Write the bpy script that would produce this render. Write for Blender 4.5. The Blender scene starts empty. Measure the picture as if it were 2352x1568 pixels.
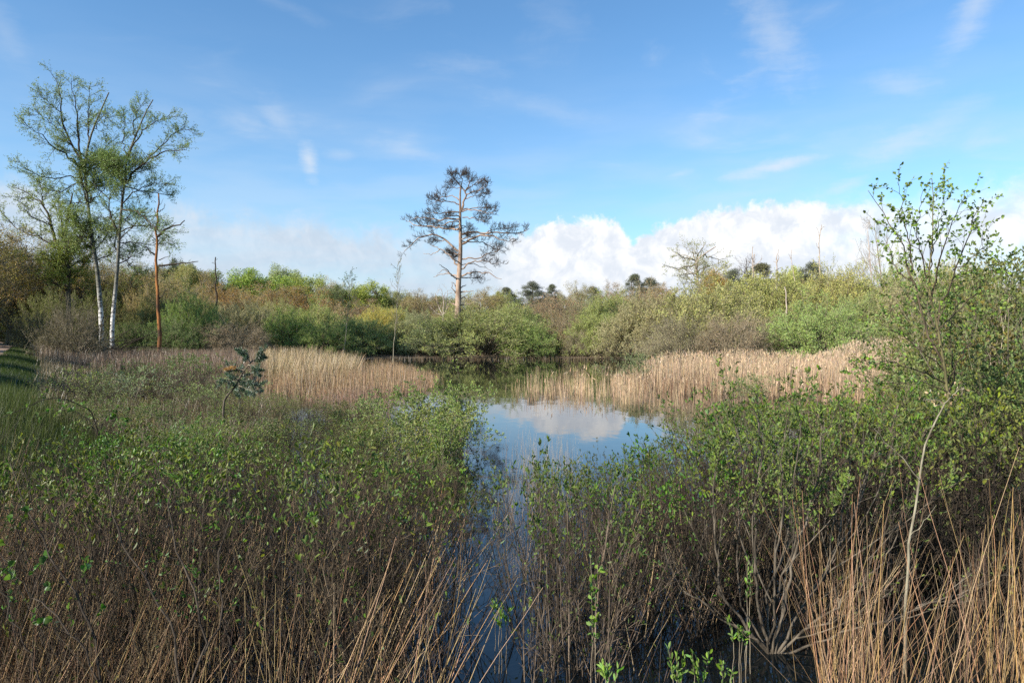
import bpy, math, numpy as np
from mathutils import Vector, Matrix
R = math.radians
C = bpy.context.scene.collection
scene = bpy.context.scene
rng = np.random.default_rng(7)

# ------------------------------------------------------------------ camera
EYE = 2.8
PITCH = R(1.04)
F = 1595.0                                   # focal length in units of a 2352 wide frame
cam_d = bpy.data.cameras.new('camera')
cam_d.sensor_width = 36.0
cam_d.lens = 36.0 * F / 2352.0
cam_d.clip_start = 0.05
cam_d.clip_end = 6000
cam = bpy.data.objects.new('camera', cam_d)
cam.location = (0, 0, EYE)
cam.rotation_euler = (R(90) - PITCH, 0, 0)
C.objects.link(cam)
scene.camera = cam

# ------------------------------------------------------------------ light
SUN_EL, SUN_AZ = R(31), R(233)               # azimuth clockwise from +Y (view direction): behind and to the left
SKY = 0.072
EXPO = 0.85
sd = Vector((math.sin(SUN_AZ) * math.cos(SUN_EL), math.cos(SUN_AZ) * math.cos(SUN_EL), math.sin(SUN_EL)))
sl = bpy.data.lights.new('sun', 'SUN')
sl.energy = 5.0
sl.angle = R(0.5)
sl.color = (1.0, 0.93, 0.82)
so = bpy.data.objects.new('sun', sl)
so.rotation_euler = sd.to_track_quat('Z', 'Y').to_euler()
so.location = sd * 50
C.objects.link(so)
scene.view_settings.view_transform = 'Standard'
scene.view_settings.look = 'None'
scene.view_settings.gamma = 1
scene.view_settings.exposure = EXPO
scene.cycles.use_denoising = False
scene.cycles.max_bounces = 6
scene.cycles.diffuse_bounces = 3
scene.cycles.transparent_max_bounces = 8
scene.cycles.caustics_reflective = False


class NT:
    """tiny helper around a node tree"""
    def __init__(s, t):
        s.t = t
        s.n = t.nodes
        s.l = t.links

    def new(s, typ, **kw):
        x = s.n.new(typ)
        for k, v in kw.items():
            setattr(x, k, v)
        return x

    def link(s, a, b):
        s.l.new(a, b)

    def put(s, sock, v):
        if isinstance(v, bpy.types.NodeSocket):
            s.l.new(v, sock)
        else:
            sock.default_value = v

    def m(s, op, a, b=None, c=None, clamp=False):
        x = s.n.new('ShaderNodeMath')
        x.operation = op
        x.use_clamp = clamp
        s.put(x.inputs[0], a)
        if b is not None:
            s.put(x.inputs[1], b)
        if c is not None:
            s.put(x.inputs[2], c)
        return x.outputs[0]

    def smooth(s, v, a, b, lo=0.0, hi=1.0):
        x = s.n.new('ShaderNodeMapRange')
        x.interpolation_type = 'SMOOTHSTEP'
        s.put(x.inputs[0], v)
        x.inputs[1].default_value = a
        x.inputs[2].default_value = b
        x.inputs[3].default_value = lo
        x.inputs[4].default_value = hi
        return x.outputs[0]

    def mix(s, f, a, b, mode='MIX'):
        x = s.n.new('ShaderNodeMix')
        x.data_type = 'RGBA'
        x.blend_type = mode
        s.put(x.inputs[0], f)
        s.put(x.inputs[6], a if isinstance(a, bpy.types.NodeSocket) else (*a, 1))
        s.put(x.inputs[7], b if isinstance(b, bpy.types.NodeSocket) else (*b, 1))
        return x.outputs[2]

    def noise(s, vec, scale, detail=4, rough=0.55, dist=0.0, mapscale=None):
        if mapscale is not None:
            mp = s.n.new('ShaderNodeMapping')
            mp.inputs['Scale'].default_value = mapscale
            s.l.new(vec, mp.inputs[0])
            vec = mp.outputs[0]
        x = s.n.new('ShaderNodeTexNoise')
        s.l.new(vec, x.inputs['Vector'])
        x.inputs['Scale'].default_value = scale
        x.inputs['Detail'].default_value = detail
        x.inputs['Roughness'].default_value = rough
        x.inputs['Distortion'].default_value = dist
        return x.outputs[0]


# sky with clouds, laid out by compass direction and elevation
def build_world():
    w = bpy.data.worlds.new('World')
    scene.world = w
    w.use_nodes = True
    t = NT(w.node_tree)
    t.n.clear()
    out = t.new('ShaderNodeOutputWorld')
    bg = t.new('ShaderNodeBackground')
    sky = t.new('ShaderNodeTexSky', sky_type='NISHITA', sun_disc=False)
    sky.sun_elevation = SUN_EL
    sky.sun_rotation = SUN_AZ
    sky.air_density = 1.0
    sky.dust_density = 0.6
    sky.ozone_density = 1.6
    tc = t.new('ShaderNodeTexCoord')
    d = tc.outputs['Generated']
    sep = t.new('ShaderNodeSeparateXYZ')
    t.link(d, sep.inputs[0])
    X, Y, Z = sep.outputs
    az = t.m('MULTIPLY', t.m('ARCTAN2', X, Y), 57.2958)          # degrees, right positive
    el = t.m('MULTIPLY', t.m('ARCSINE', Z), 57.2958)
    comb = t.new('ShaderNodeCombineXYZ')
    t.put(comb.inputs[0], az)
    t.put(comb.inputs[1], el)
    P = comb.outputs[0]
    # sky base tinted a little softer
    skyc = t.mix(1.0, sky.outputs[0], (0.91, 1.33, 1.58), 'MULTIPLY')
    # ---- cloud bank: upper edge as a function of azimuth
    cr = t.new('ShaderNodeFloatCurve')
    cv = cr.mapping.curves[0]
    pts = [(-180, 4), (-90, 6.5), (-38, 9.6), (-35, 9.9), (-33, 8.6), (-29, 7.5), (-26, 8.6), (-21, 8.2), (-17, 8.5), (-13.5, 7.6), (-8, 7.4),
           (-3, 7.0), (0, 7.6), (2.0, 8.4), (4.5, 9.1), (7.2, 9.6), (8.6, 8.4), (10, 7.4), (11.8, 8.6), (15, 9.4), (20, 9.7), (26, 9.4), (30, 8.8),
           (36, 9.0), (90, 8), (180, 4)]
    cv.points[0].location = ((pts[0][0] + 180) / 360, pts[0][1] / 20)
    cv.points[1].location = ((pts[-1][0] + 180) / 360, pts[-1][1] / 20)
    for a, e in pts[1:-1]:
        cv.points.new((a + 180) / 360, e / 20)
    for p_ in cv.points:
        p_.handle_type = 'AUTO_CLAMPED'
    cr.mapping.update()
    t.put(cr.inputs['Value'], t.m('DIVIDE', t.m('ADD', az, 180.0), 360.0))
    top = t.m('MULTIPLY', cr.outputs[0], 20.0)
    n1 = t.noise(P, 0.42, 9, 0.62, 0.5)
    n2 = t.noise(P, 1.5, 7, 0.6, 0.3)
    puff = t.m('ADD', t.m('MULTIPLY', t.m('SUBTRACT', n1, 0.5), 3.6), t.m('MULTIPLY', t.m('SUBTRACT', n2, 0.5), 1.4))
    depth = t.m('SUBTRACT', t.m('ADD', top, puff), el)           # >0 inside the bank
    right = t.smooth(az, -4.0, 2.0)
    crisp = t.smooth(depth, -0.15, 0.75)
    soft = t.smooth(depth, -1.3, 1.5)
    n3 = t.noise(P, 0.16, 4, 0.5, 0.2, mapscale=(0.5, 2.2, 1))
    softm = t.m('MULTIPLY', soft, t.smooth(n3, 0.30, 0.58, 0.62, 0.93))
    farr = t.smooth(az, 20.0, 31.0)
    crisp2 = t.m('ADD', t.m('MULTIPLY', crisp, t.m('SUBTRACT', 1.0, farr)), t.m('MULTIPLY', softm, farr))
    mask = t.m('ADD', t.m('MULTIPLY', crisp2, right), t.m('MULTIPLY', softm, t.m('SUBTRACT', 1.0, right)))
    mask = t.m('MULTIPLY', mask, t.smooth(az, 60.0, 120.0, 1.0, 0.35))
    # cloud brightness: white heads on the right, greyer sheet on the left and low down
    n4 = t.noise(P, 0.5, 7, 0.6, 0.4)
    n5 = t.noise(P, 1.3, 7, 0.62, 0.6)
    shade = t.smooth(t.m('ADD', t.m('MULTIPLY', n4, 0.8), t.m('MULTIPLY', n5, 0.2)), 0.36, 0.64)
    lo = t.mix(right, (0.60, 0.71, 0.84), (0.80, 0.86, 0.95))
    hi = t.mix(right, (0.72, 0.80, 0.90), (1.12, 1.12, 1.12))
    low = t.smooth(el, 1.0, 7.0)
    cc = t.mix(t.m('MULTIPLY', shade, t.m('ADD', 0.35, t.m('MULTIPLY', low, 0.65))), lo, hi)
    # ---- wisps of cirrus, strongest to the upper right
    w1 = t.noise(P, 0.10, 7, 0.55, 0.8, mapscale=(0.8, 2.1, 1))
    rot = t.new('ShaderNodeMapping')
    rot.inputs['Rotation'].default_value = (0, 0, R(38))
    rot.inputs['Scale'].default_value = (0.35, 1.6, 1)
    t.link(P, rot.inputs[0])
    w2 = t.noise(rot.outputs[0], 0.22, 7, 0.55, 0.5)
    wis = t.m('MULTIPLY', t.smooth(w1, 0.50, 0.82), t.smooth(w2, 0.34, 0.74))
    amt = t.m('ADD', t.smooth(az, -30, 25, 0.20, 0.60), t.smooth(el, 26, 10, 0.0, 0.22))
    wis = t.m('MULTIPLY', wis, amt)

    ns = t.noise(rot.outputs[0], 0.9, 7, 0.6, 0.6)

    def blob(a0, e0, ra, re, tilt, gain):
        ca, sa = math.cos(R(tilt)), math.sin(R(tilt))
        da = t.m('SUBTRACT', az, a0)
        de = t.m('SUBTRACT', el, e0)
        u = t.m('DIVIDE', t.m('ADD', t.m('MULTIPLY', da, ca), t.m('MULTIPLY', de, sa)), ra)
        v = t.m('DIVIDE', t.m('SUBTRACT', t.m('MULTIPLY', de, ca), t.m('MULTIPLY', da, sa)), re)
        r = t.m('SQRT', t.m('ADD', t.m('MULTIPLY', u, u), t.m('MULTIPLY', v, v)))
        r = t.m('ADD', r, t.m('MULTIPLY', t.m('SUBTRACT', ns, 0.5), 1.5))
        r = t.m('ADD', r, t.m('MULTIPLY', t.m('SUBTRACT', n5, 0.5), 0.5))
        r = t.m('ADD', r, t.m('MULTIPLY', t.m('SUBTRACT', n1, 0.5), 0.9))
        return t.m('MULTIPLY', t.smooth(r, 1.4, -0.3), gain * 0.85)
    blobs = [(-16.2, 12.9, 0.75, 1.5, 15, 0.75), (-18.6, 16.0, 1.9, 1.2, -35, 0.32), (-13.8, 13.6, 1.3, 0.5, 5, 0.25),
             (20.6, 12.3, 3.6, 0.55, 10, 0.85), (13.6, 12.2, 1.1, 0.3, 12, 0.4), (25.4, 10.4, 1.8, 0.5, 15, 0.6),
             (29.0, 12.9, 3.4, 1.1, 14, 0.5), (20.5, 21.5, 2.0, 4.5, 28, 0.42), (33.5, 21.0, 1.2, 3.4, -28, 0.5),
             (29.0, 17.0, 2.6, 0.9, -8, 0.33), (-8.6, 14.2, 2.8, 0.7, -12, 0.30), (-4.0, 20.6, 3.6, 0.8, -4, 0.18),
             (2.5, 17.5, 5.0, 0.8, -14, 0.18), (-26, 15.5, 3.4, 0.7, -5, 0.15), (31.5, 14.0, 3.0, 1.0, 25, 0.3),
             (-36.0, 19.0, 1.0, 2.0, 30, 0.22), (-19.0, 24.0, 5.0, 0.5, -16, 0.12), (3.5, 24.0, 3.0, 1.4, -30, 0.12)]
    tot = wis
    for b in blobs:
        tot = t.m('MAXIMUM', tot, blob(*b))
    veil = t.smooth(el, 24, 6, 0.0, 0.34)
    veil = t.m('MULTIPLY', veil, t.smooth(n3, 0.35, 0.65, 0.45, 1.2))
    c0 = t.mix(veil, t.mix(1.0, skyc, (SKY * 2 ** EXPO,) * 3, 'MULTIPLY'), (0.68, 0.80, 0.95))
    c1 = t.mix(tot, c0, (0.82, 0.87, 0.93))
    c2 = t.mix(mask, c1, cc)
    t.link(c2, bg.inputs[0])
    bg.inputs[1].default_value = 1.0 / 2 ** EXPO
    t.link(bg.outputs[0], out.inputs[0])


build_world()


# ------------------------------------------------------------------ pixel helpers
def px(x, y, D):
    """point of the view ray through (x, y) of the 2352x1568 frame at depth D metres"""
    u, v = (x - 1176) / F, -(y - 784) / F
    cp, sp = math.cos(PITCH), math.sin(PITCH)
    dx, dy, dz = u, cp + v * sp, -sp + v * cp
    s = D / dy
    return Vector((dx * s, D, EYE + dz * s))


def onground(x, y, z=0.0):
    u, v = (x - 1176) / F, -(y - 784) / F
    cp, sp = math.cos(PITCH), math.sin(PITCH)
    dx, dy, dz = u, cp + v * sp, -sp + v * cp
    s = (z - EYE) / dz
    return dx * s, dy * s


# ------------------------------------------------------------------ materials
def mat_new(name):
    m = bpy.data.materials.new(name)
    m.use_nodes = True
    t = NT(m.node_tree)
    t.n.clear()
    return m, t


def leaf_mat(name, trans=0.35, rough=0.5, var=0.35, spec=0.3, tint=None):
    """colour comes from the object's own colour, each leaf differs a little"""
    m, t = mat_new(name)
    out = t.new('ShaderNodeOutputMaterial')
    oi = t.new('ShaderNodeObjectInfo')
    geo = t.new('ShaderNodeNewGeometry')
    ri = geo.outputs['Random Per Island']
    hsv = t.new('ShaderNodeHueSaturation')
    t.put(hsv.inputs['Color'], oi.outputs['Color'])
    t.put(hsv.inputs['Hue'], t.m('ADD', 0.5, t.m('MULTIPLY', t.m('SUBTRACT', t.m('FRACT', t.m('MULTIPLY', ri, 17.3)), 0.5), 0.05)))
    t.put(hsv.inputs['Saturation'], t.m('ADD', 0.85, t.m('MULTIPLY', t.m('FRACT', t.m('MULTIPLY', ri, 7.7)), 0.3)))
    t.put(hsv.inputs['Value'], t.m('ADD', 1.0 - var, t.m('MULTIPLY', ri, 2 * var)))
    d = t.new('ShaderNodeBsdfDiffuse')
    tr = t.new('ShaderNodeBsdfTranslucent')
    g = t.new('ShaderNodeBsdfGlossy')
    g.inputs['Roughness'].default_value = rough
    g.inputs['Color'].default_value = (1, 1, 1, 1)
    t.link(hsv.outputs[0], d.inputs[0])
    t.put(tr.inputs[0], t.mix(1.0, hsv.outputs[0], (1.1, 1.15, 0.72), 'MULTIPLY'))
    m1 = t.new('ShaderNodeMixShader')
    m1.inputs[0].default_value = trans
    t.link(d.outputs[0], m1.inputs[1])
    t.link(tr.outputs[0], m1.inputs[2])
    m2 = t.new('ShaderNodeMixShader')
    fr = t.new('ShaderNodeFresnel')
    fr.inputs[0].default_value = 1.4
    t.put(m2.inputs[0], t.m('MULTIPLY', fr.outputs[0], spec))
    t.link(m1.outputs[0], m2.inputs[1])
    t.link(g.outputs[0], m2.inputs[2])
    t.link(m2.outputs[0], out.inputs[0])
    return m


def bark_mat(name, c1, c2, scale=6.0, stretch=(1, 1, 0.25), isl=0.25, rough=0.9, objc=False):
    m, t = mat_new(name)
    out = t.new('ShaderNodeOutputMaterial')
    b = t.new('ShaderNodeBsdfPrincipled')
    tc = t.new('ShaderNodeTexCoord')
    geo = t.new('ShaderNodeNewGeometry')
    n = t.noise(tc.outputs['Object'], scale, 6, 0.65, 0.2, mapscale=stretch)
    n2 = t.noise(tc.outputs['Object'], scale * 0.2, 3, 0.5)
    f = t.smooth(t.m('ADD', t.m('MULTIPLY', n, 0.7), t.m('MULTIPLY', n2, 0.3)), 0.38, 0.62)
    col = t.mix(f, c1, c2)
    hsv = t.new('ShaderNodeHueSaturation')
    t.link(col, hsv.inputs['Color'])
    t.put(hsv.inputs['Value'], t.m('ADD', 1 - isl, t.m('MULTIPLY', geo.outputs['Random Per Island'], 2 * isl)))
    t.link(hsv.outputs[0], b.inputs['Base Color'])
    b.inputs['Roughness'].default_value = rough
    b.inputs['Specular IOR Level'].default_value = 0.2
    bp = t.new('ShaderNodeBump')
    bp.inputs['Strength'].default_value = 0.5
    bp.inputs['Distance'].default_value = 0.02
    t.link(n, bp.inputs['Height'])
    t.link(bp.outputs[0], b.inputs['Normal'])
    t.link(b.outputs[0], out.inputs[0])
    return m


def birch_mat():
    m, t = mat_new('birch_bark')
    out = t.new('ShaderNodeOutputMaterial')
    b = t.new('ShaderNodeBsdfPrincipled')
    tc = t.new('ShaderNodeTexCoord')
    o = tc.outputs['Object']
    sep = t.new('ShaderNodeSeparateXYZ')
    t.link(o, sep.inputs[0])
    band = t.noise(o, 3.2, 5, 0.7, 0.3, mapscale=(1, 1, 3.2))
    patch = t.noise(o, 0.8, 4, 0.6, 0.4)
    dark = t.smooth(t.m('ADD', band, t.m('MULTIPLY', t.m('SUBTRACT', patch, 0.5), 0.9)), 0.50, 0.60)
    up = t.smooth(sep.outputs[2], 3.4, 6.5)                     # the upper trunk is browner with moss and scars
    c = t.mix(dark, (0.62, 0.60, 0.56), (0.05, 0.045, 0.04))
    c2 = t.mix(t.smooth(band, 0.45, 0.6), (0.10, 0.095, 0.06), (0.035, 0.03, 0.025))
    t.link(t.mix(t.m('MULTIPLY', up, 0.93), c, c2), b.inputs['Base Color'])
    b.inputs['Roughness'].default_value = 0.75
    t.link(b.outputs[0], out.inputs[0])
    return m


def ground_mat():
    m, t = mat_new('marsh_ground')
    out = t.new('ShaderNodeOutputMaterial')
    b = t.new('ShaderNodeBsdfPrincipled')
    geo = t.new('ShaderNodeNewGeometry')
    p = geo.outputs['Position']
    sep = t.new('ShaderNodeSeparateXYZ')
    t.link(p, sep.inputs[0])
    n1 = t.noise(p, 0.35, 6, 0.6, 0.4)
    n2 = t.noise(p, 6.0, 6, 0.7)
    litter = t.mix(t.smooth(n2, 0.35, 0.65), (0.045, 0.030, 0.018), (0.15, 0.105, 0.06))
    green = t.mix(t.smooth(n2, 0.3, 0.7), (0.025, 0.035, 0.012), (0.055, 0.065, 0.025))
    f = t.smooth(t.m('ADD', n1, t.m('MULTIPLY', sep.outputs[2], 0.35)), 0.62, 0.80)
    c = t.mix(f, litter, green)
    wet = t.smooth(sep.outputs[2], 0.10, -0.10)
    c = t.mix(wet, c, (0.012, 0.011, 0.008))
    t.link(c, b.inputs['Base Color'])
    b.inputs['Roughness'].default_value = 0.95
    bp = t.new('ShaderNodeBump')
    bp.inputs['Strength'].default_value = 0.8
    bp.inputs['Distance'].default_value = 0.05
    t.link(n2, bp.inputs['Height'])
    t.link(bp.outputs[0], b.inputs['Normal'])
    t.link(b.outputs[0], out.inputs[0])
    return m


def path_mat():
    m, t = mat_new('sandy_track')
    out = t.new('ShaderNodeOutputMaterial')
    b = t.new('ShaderNodeBsdfPrincipled')
    geo = t.new('ShaderNodeNewGeometry')
    p = geo.outputs['Position']
    n1 = t.noise(p, 0.8, 6, 0.65)
    n2 = t.noise(p, 9.0, 6, 0.7)
    c = t.mix(t.smooth(n1, 0.35, 0.65), (0.15, 0.095, 0.065), (0.26, 0.175, 0.125))
    c = t.mix(t.m('MULTIPLY', t.smooth(n2, 0.45, 0.7), 0.5), c, (0.10, 0.07, 0.05))
    t.link(c, b.inputs['Base Color'])
    b.inputs['Roughness'].default_value = 0.95
    t.link(b.outputs[0], out.inputs[0])
    return m


def water_mat():
    m, t = mat_new('pond_water')
    out = t.new('ShaderNodeOutputMaterial')
    b = t.new('ShaderNodeBsdfPrincipled')
    b.inputs['Base Color'].default_value = (0.004, 0.006, 0.007, 1)
    b.inputs['Roughness'].default_value = 0.015
    b.inputs['IOR'].default_value = 1.5
    geo = t.new('ShaderNodeNewGeometry')
    p = geo.outputs['Position']
    n1 = t.noise(p, 1.3, 3, 0.5, 0.3, mapscale=(1, 0.55, 1))
    n2 = t.noise(p, 9.0, 2, 0.5, 0.0)
    area = t.smooth(t.noise(p, 0.10, 2, 0.5), 0.40, 0.62)
    h = t.m('ADD', n1, t.m('MULTIPLY', t.m('MULTIPLY', n2, area), 0.10))
    bp = t.new('ShaderNodeBump')
    bp.inputs['Strength'].default_value = 0.14
    bp.inputs['Distance'].default_value = 0.03
    t.link(h, bp.inputs['Height'])
    t.link(bp.outputs[0], b.inputs['Normal'])
    t.link(b.outputs[0], out.inputs[0])
    return m


LEAF = leaf_mat('foliage_leaf', trans=0.35, rough=0.7, var=0.35, spec=0.05)
LEAFN = leaf_mat('glossy_leaf', trans=0.38, rough=0.62, var=0.42, spec=0.08)
NEEDLE = leaf_mat('conifer_needle', trans=0.08, rough=0.6, var=0.3)
STRAW = leaf_mat('dry_straw', trans=0.12, rough=0.6, var=0.45, spec=0.2)
TWIG = bark_mat('grey_brown_twig', (0.16, 0.13, 0.09), (0.30, 0.255, 0.18), 9, isl=0.4)
TWIG2 = bark_mat('near_twig', (0.035, 0.026, 0.019), (0.17, 0.13, 0.095), 9, isl=0.4)
TWIGD = bark_mat('dark_twig', (0.022, 0.017, 0.013), (0.075, 0.058, 0.042), 9, isl=0.4)
TWIGR = bark_mat('red_brown_twig', (0.022, 0.016, 0.011), (0.13, 0.098, 0.064), 9, isl=0.5)
BARK = bark_mat('oak_bark', (0.05, 0.042, 0.034), (0.13, 0.11, 0.085), 5)
DEADW = bark_mat('bleached_wood', (0.24, 0.19, 0.155), (0.46, 0.38, 0.32), 4)
PINEB = bark_mat('bare_pine_wood', (0.17, 0.115, 0.082), (0.40, 0.29, 0.22), 2.2, (1, 1, 0.3), isl=0.1)
PINET = bark_mat('dead_pine_twig', (0.035, 0.026, 0.02), (0.10, 0.075, 0.058), 6, isl=0.3)
ORANGE = bark_mat('orange_pine_bark', (0.05, 0.032, 0.022), (0.36, 0.145, 0.045), 1.6, (1, 1, 0.4), isl=0.1)
WILLOWB = bark_mat('willow_bark', (0.035, 0.028, 0.02), (0.145, 0.12, 0.09), 14, isl=0.2)
OLIVEB = bark_mat('mossy_bark', (0.06, 0.055, 0.025), (0.16, 0.14, 0.065), 14, isl=0.1)
PALEB = bark_mat('pale_stem_bark', (0.13, 0.11, 0.075), (0.31, 0.28, 0.20), 12, isl=0.1)
BIRCH = birch_mat()


# ------------------------------------------------------------------ geometry (numpy)
def norm(v):
    return v / np.maximum(np.linalg.norm(v, axis=-1, keepdims=True), 1e-9)


def walk(S, D, L, Rd, k=5, wig=0.1, trop=0.0, tip=0.25, g=rng):
    S, D = np.asarray(S, float), np.asarray(D, float)
    L, Rd = np.asarray(L, float), np.asarray(Rd, float)
    n = len(S)
    P = np.zeros((n, k + 1, 3))
    P[:, 0] = S
    d = norm(D)
    for i in range(k):
        d = d + g.normal(0, wig, (n, 3))
        d[:, 2] += trop
        d = norm(d)
        P[:, i + 1] = P[:, i] + d * (L / k)[:, None]
    return P, Rd[:, None] * np.linspace(1, tip, k + 1)[None]


def hand(polys, radii, k=12, jit=0.0, tip=0.3, g=rng):
    """hand placed polylines (lists of 3D points) resampled to the same number of points"""
    out = []
    for p in polys:
        p = np.array([tuple(q) for q in p], float)
        s = np.r_[0, np.cumsum(np.linalg.norm(np.diff(p, axis=0), axis=1))]
        u = np.linspace(0, s[-1], k + 1)
        q = np.stack([np.interp(u, s, p[:, j]) for j in range(3)], 1)
        q2 = q.copy()
        q2[1:-1] = 0.25 * q[:-2] + 0.5 * q[1:-1] + 0.25 * q[2:]
        if jit:
            q2[1:] += g.normal(0, jit, q2[1:].shape)
        out.append(q2)
    P = np.array(out)
    r = np.array(radii, float)
    return P, r[:, None] * np.linspace(1, tip, k + 1)[None]


def plen(P):
    return np.linalg.norm(np.diff(P, axis=1), axis=2).sum(1)


def kids(P, Rd, cnt, t0, t1, ang, asd, lo, hi, rr, prof=0.0, k=4, wig=0.12, trop=0.0, tip=0.3, absl=False, flat=1.0, g=rng, rmin=0.0):
    n, k1 = P.shape[:2]
    idx = np.repeat(np.arange(n), cnt)
    m = len(idx)
    base = np.tile(np.arange(cnt), n)
    tt = t0 + (t1 - t0) * (base + g.random(m)) / cnt
    f = np.minimum(tt * (k1 - 1), k1 - 1.001)
    i = f.astype(int)
    w = (f - i)[:, None]
    S = P[idx, i] * (1 - w) + P[idx, i + 1] * w
    tan = norm(P[idx, i + 1] - P[idx, i])
    r = Rd[idx, i] * (1 - w[:, 0]) + Rd[idx, i + 1] * w[:, 0]
    v = g.normal(0, 1, (m, 3))
    v[:, 2] *= flat
    v -= (v * tan).sum(1, keepdims=True) * tan
    v = norm(v)
    a = R(ang) + g.normal(0, R(asd), m)
    D = np.cos(a)[:, None] * tan + np.sin(a)[:, None] * v
    Lp = plen(P)[idx]
    L = g.uniform(lo, hi, m) * (1 if absl else Lp) * (1 - prof * (tt - t0) / max(t1 - t0, 1e-6))
    return walk(S, D, np.maximum(L, 0.02), np.maximum(r * rr, rmin), k, wig, trop, tip, g)


def tube(P, Rd, s=3):
    n, k1 = P.shape[:2]
    T = np.empty_like(P)
    T[:, 1:-1] = P[:, 2:] - P[:, :-2]
    T[:, 0] = P[:, 1] - P[:, 0]
    T[:, -1] = P[:, -1] - P[:, -2]
    T = norm(T)
    ref = np.tile(np.array([[0.31, 0.95, 0.05]]), (n, 1))
    al = np.abs((ref * norm(P[:, -1] - P[:, 0])).sum(1)) > 0.85
    ref[al] = (0.93, -0.2, 0.3)
    U = norm(np.cross(T, ref[:, None, :]))
    V = np.cross(T, U)
    a = np.arange(s) * 2 * np.pi / s
    ring = U[:, :, None] * np.cos(a)[None, None, :, None] + V[:, :, None] * np.sin(a)[None, None, :, None]
    vs = P[:, :, None] + ring * Rd[:, :, None, None]
    b = (np.arange(n) * k1 * s)[:, None, None] + (np.arange(k1 - 1) * s)[None, :, None] + np.arange(s)[None, None]
    b2 = (np.arange(n) * k1 * s)[:, None, None] + (np.arange(k1 - 1) * s)[None, :, None] + ((np.arange(s) + 1) % s)[None, None]
    Fc = np.stack([b, b2, b2 + s, b + s], -1).reshape(-1, 4)
    return vs.reshape(-1, 3), Fc


def ribbon(P, Rd, g=rng):
    n, k1 = P.shape[:2]
    side = g.normal(0, 1, (n, 3))
    side[:, 2] *= 0.2
    side = norm(side)
    vs = np.stack([P - side[:, None] * Rd[:, :, None], P + side[:, None] * Rd[:, :, None]], 2)
    b = (np.arange(n) * k1 * 2)[:, None] + (np.arange(k1 - 1) * 2)[None]
    Fc = np.stack([b, b + 1, b + 3, b + 2], -1).reshape(-1, 4)
    return vs.reshape(-1, 3), Fc


def leaves(S, D, L, Wd, g=rng, full=False, N=None, nj=0.7):
    n = len(S)
    D = norm(D)
    nn = g.normal(0, 1, (n, 3))
    if N is not None:                                           # blades turn their faces outwards, to the light
        nn = norm(N) + g.normal(0, nj, (n, 3))
    side = norm(np.cross(D, nn))
    nr = np.cross(side, D)
    L = np.broadcast_to(L, (n,))[:, None]
    Wd = np.broadcast_to(Wd, (n,))[:, None]
    if not full:
        v = np.stack([S, S + D * L * 0.55 + side * Wd * 0.5, S + D * L, S + D * L * 0.5 - side * Wd * 0.5], 1)
        Fc = np.arange(n * 4).reshape(n, 4)
        return v.reshape(-1, 3), Fc
    up = nr * Wd * 0.22
    bend = nr * L * 0.10
    v = np.stack([S, S + D * L * 0.35 + side * Wd * 0.40 + up, S + D * L * 0.72 + side * Wd * 0.46 + up - bend * 0.4, S + D * L - bend,
                  S + D * L * 0.72 - side * Wd * 0.46 + up - bend * 0.4, S + D * L * 0.35 - side * Wd * 0.40 + up], 1)
    b = (np.arange(n) * 6)[:, None]
    Fc = np.concatenate([b + np.array([[0, 1, 2, 3]]), b + np.array([[0, 3, 4, 5]])], 0)
    return v.reshape(-1, 3), Fc


def along(P, cnt, t0=0.2, t1=1.0, spread=0.8, g=rng):
    """leaf positions and directions along polylines"""
    n, k1 = P.shape[:2]
    idx = np.repeat(np.arange(n), cnt)
    m = len(idx)
    tt = t0 + (t1 - t0) * g.random(m)
    f = np.minimum(tt * (k1 - 1), k1 - 1.001)
    i = f.astype(int)
    w = (f - i)[:, None]
    S = P[idx, i] * (1 - w) + P[idx, i + 1] * w
    tan = norm(P[idx, i + 1] - P[idx, i])
    return S, norm(tan + g.normal(0, spread, (m, 3)))


def mesh(name, parts, mats, smooth=True):
    """parts: list of (verts, quads, material index)"""
    V = np.concatenate([p[0] for p in parts])
    off, Fs, mi = 0, [], []
    for v, f, m in parts:
        Fs.append(f + off)
        mi.append(np.full(len(f), m))
        off += len(v)
    Fs = np.concatenate(Fs)
    mi = np.concatenate(mi)
    me = bpy.data.meshes.new(name)
    me.vertices.add(len(V))
    me.vertices.foreach_set('co', V.astype(np.float32).ravel())
    me.loops.add(len(Fs) * 4)
    me.loops.foreach_set('vertex_index', Fs.astype(np.int32).ravel())
    me.polygons.add(len(Fs))
    me.polygons.foreach_set('loop_start', np.arange(0, len(Fs) * 4, 4, dtype=np.int32))
    me.polygons.foreach_set('material_index', mi.astype(np.int32))
    me.polygons.foreach_set('use_smooth', np.full(len(Fs), smooth))
    for m in mats:
        me.materials.append(m)
    me.update(calc_edges=True)
    return me


def tag(o, label=None, cat=None, group=None, kind=None):
    if label:
        o['label'] = label
    if cat:
        o['category'] = cat
    if group:
        o['group'] = group
    if kind:
        o['kind'] = kind
    return o


def single(name, me, label, cat, kind=None, group=None, color=(0.3, 0.3, 0.3), loc=(0, 0, 0)):
    o = bpy.data.objects.new(name, me)
    o.location = loc
    o.color = (*color, 1)
    C.objects.link(o)
    return tag(o, label, cat, group, kind)


def thing(name, parts, label, cat, loc, rz=0.0, sc=(1, 1, 1), group=None):
    """parts: list of (part name, mesh, colour); the Empty at the base parents them"""
    e = bpy.data.objects.new(name, None)
    e.location = loc
    e.rotation_euler = (0, 0, rz)
    e.scale = sc
    e.empty_display_size = 0.2
    C.objects.link(e)
    tag(e, label, cat, group)
    for pn, me, col in parts:
        o = bpy.data.objects.new(pn, me)
        o.parent = e
        o.color = (*col, 1)
        C.objects.link(o)
    return e


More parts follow.
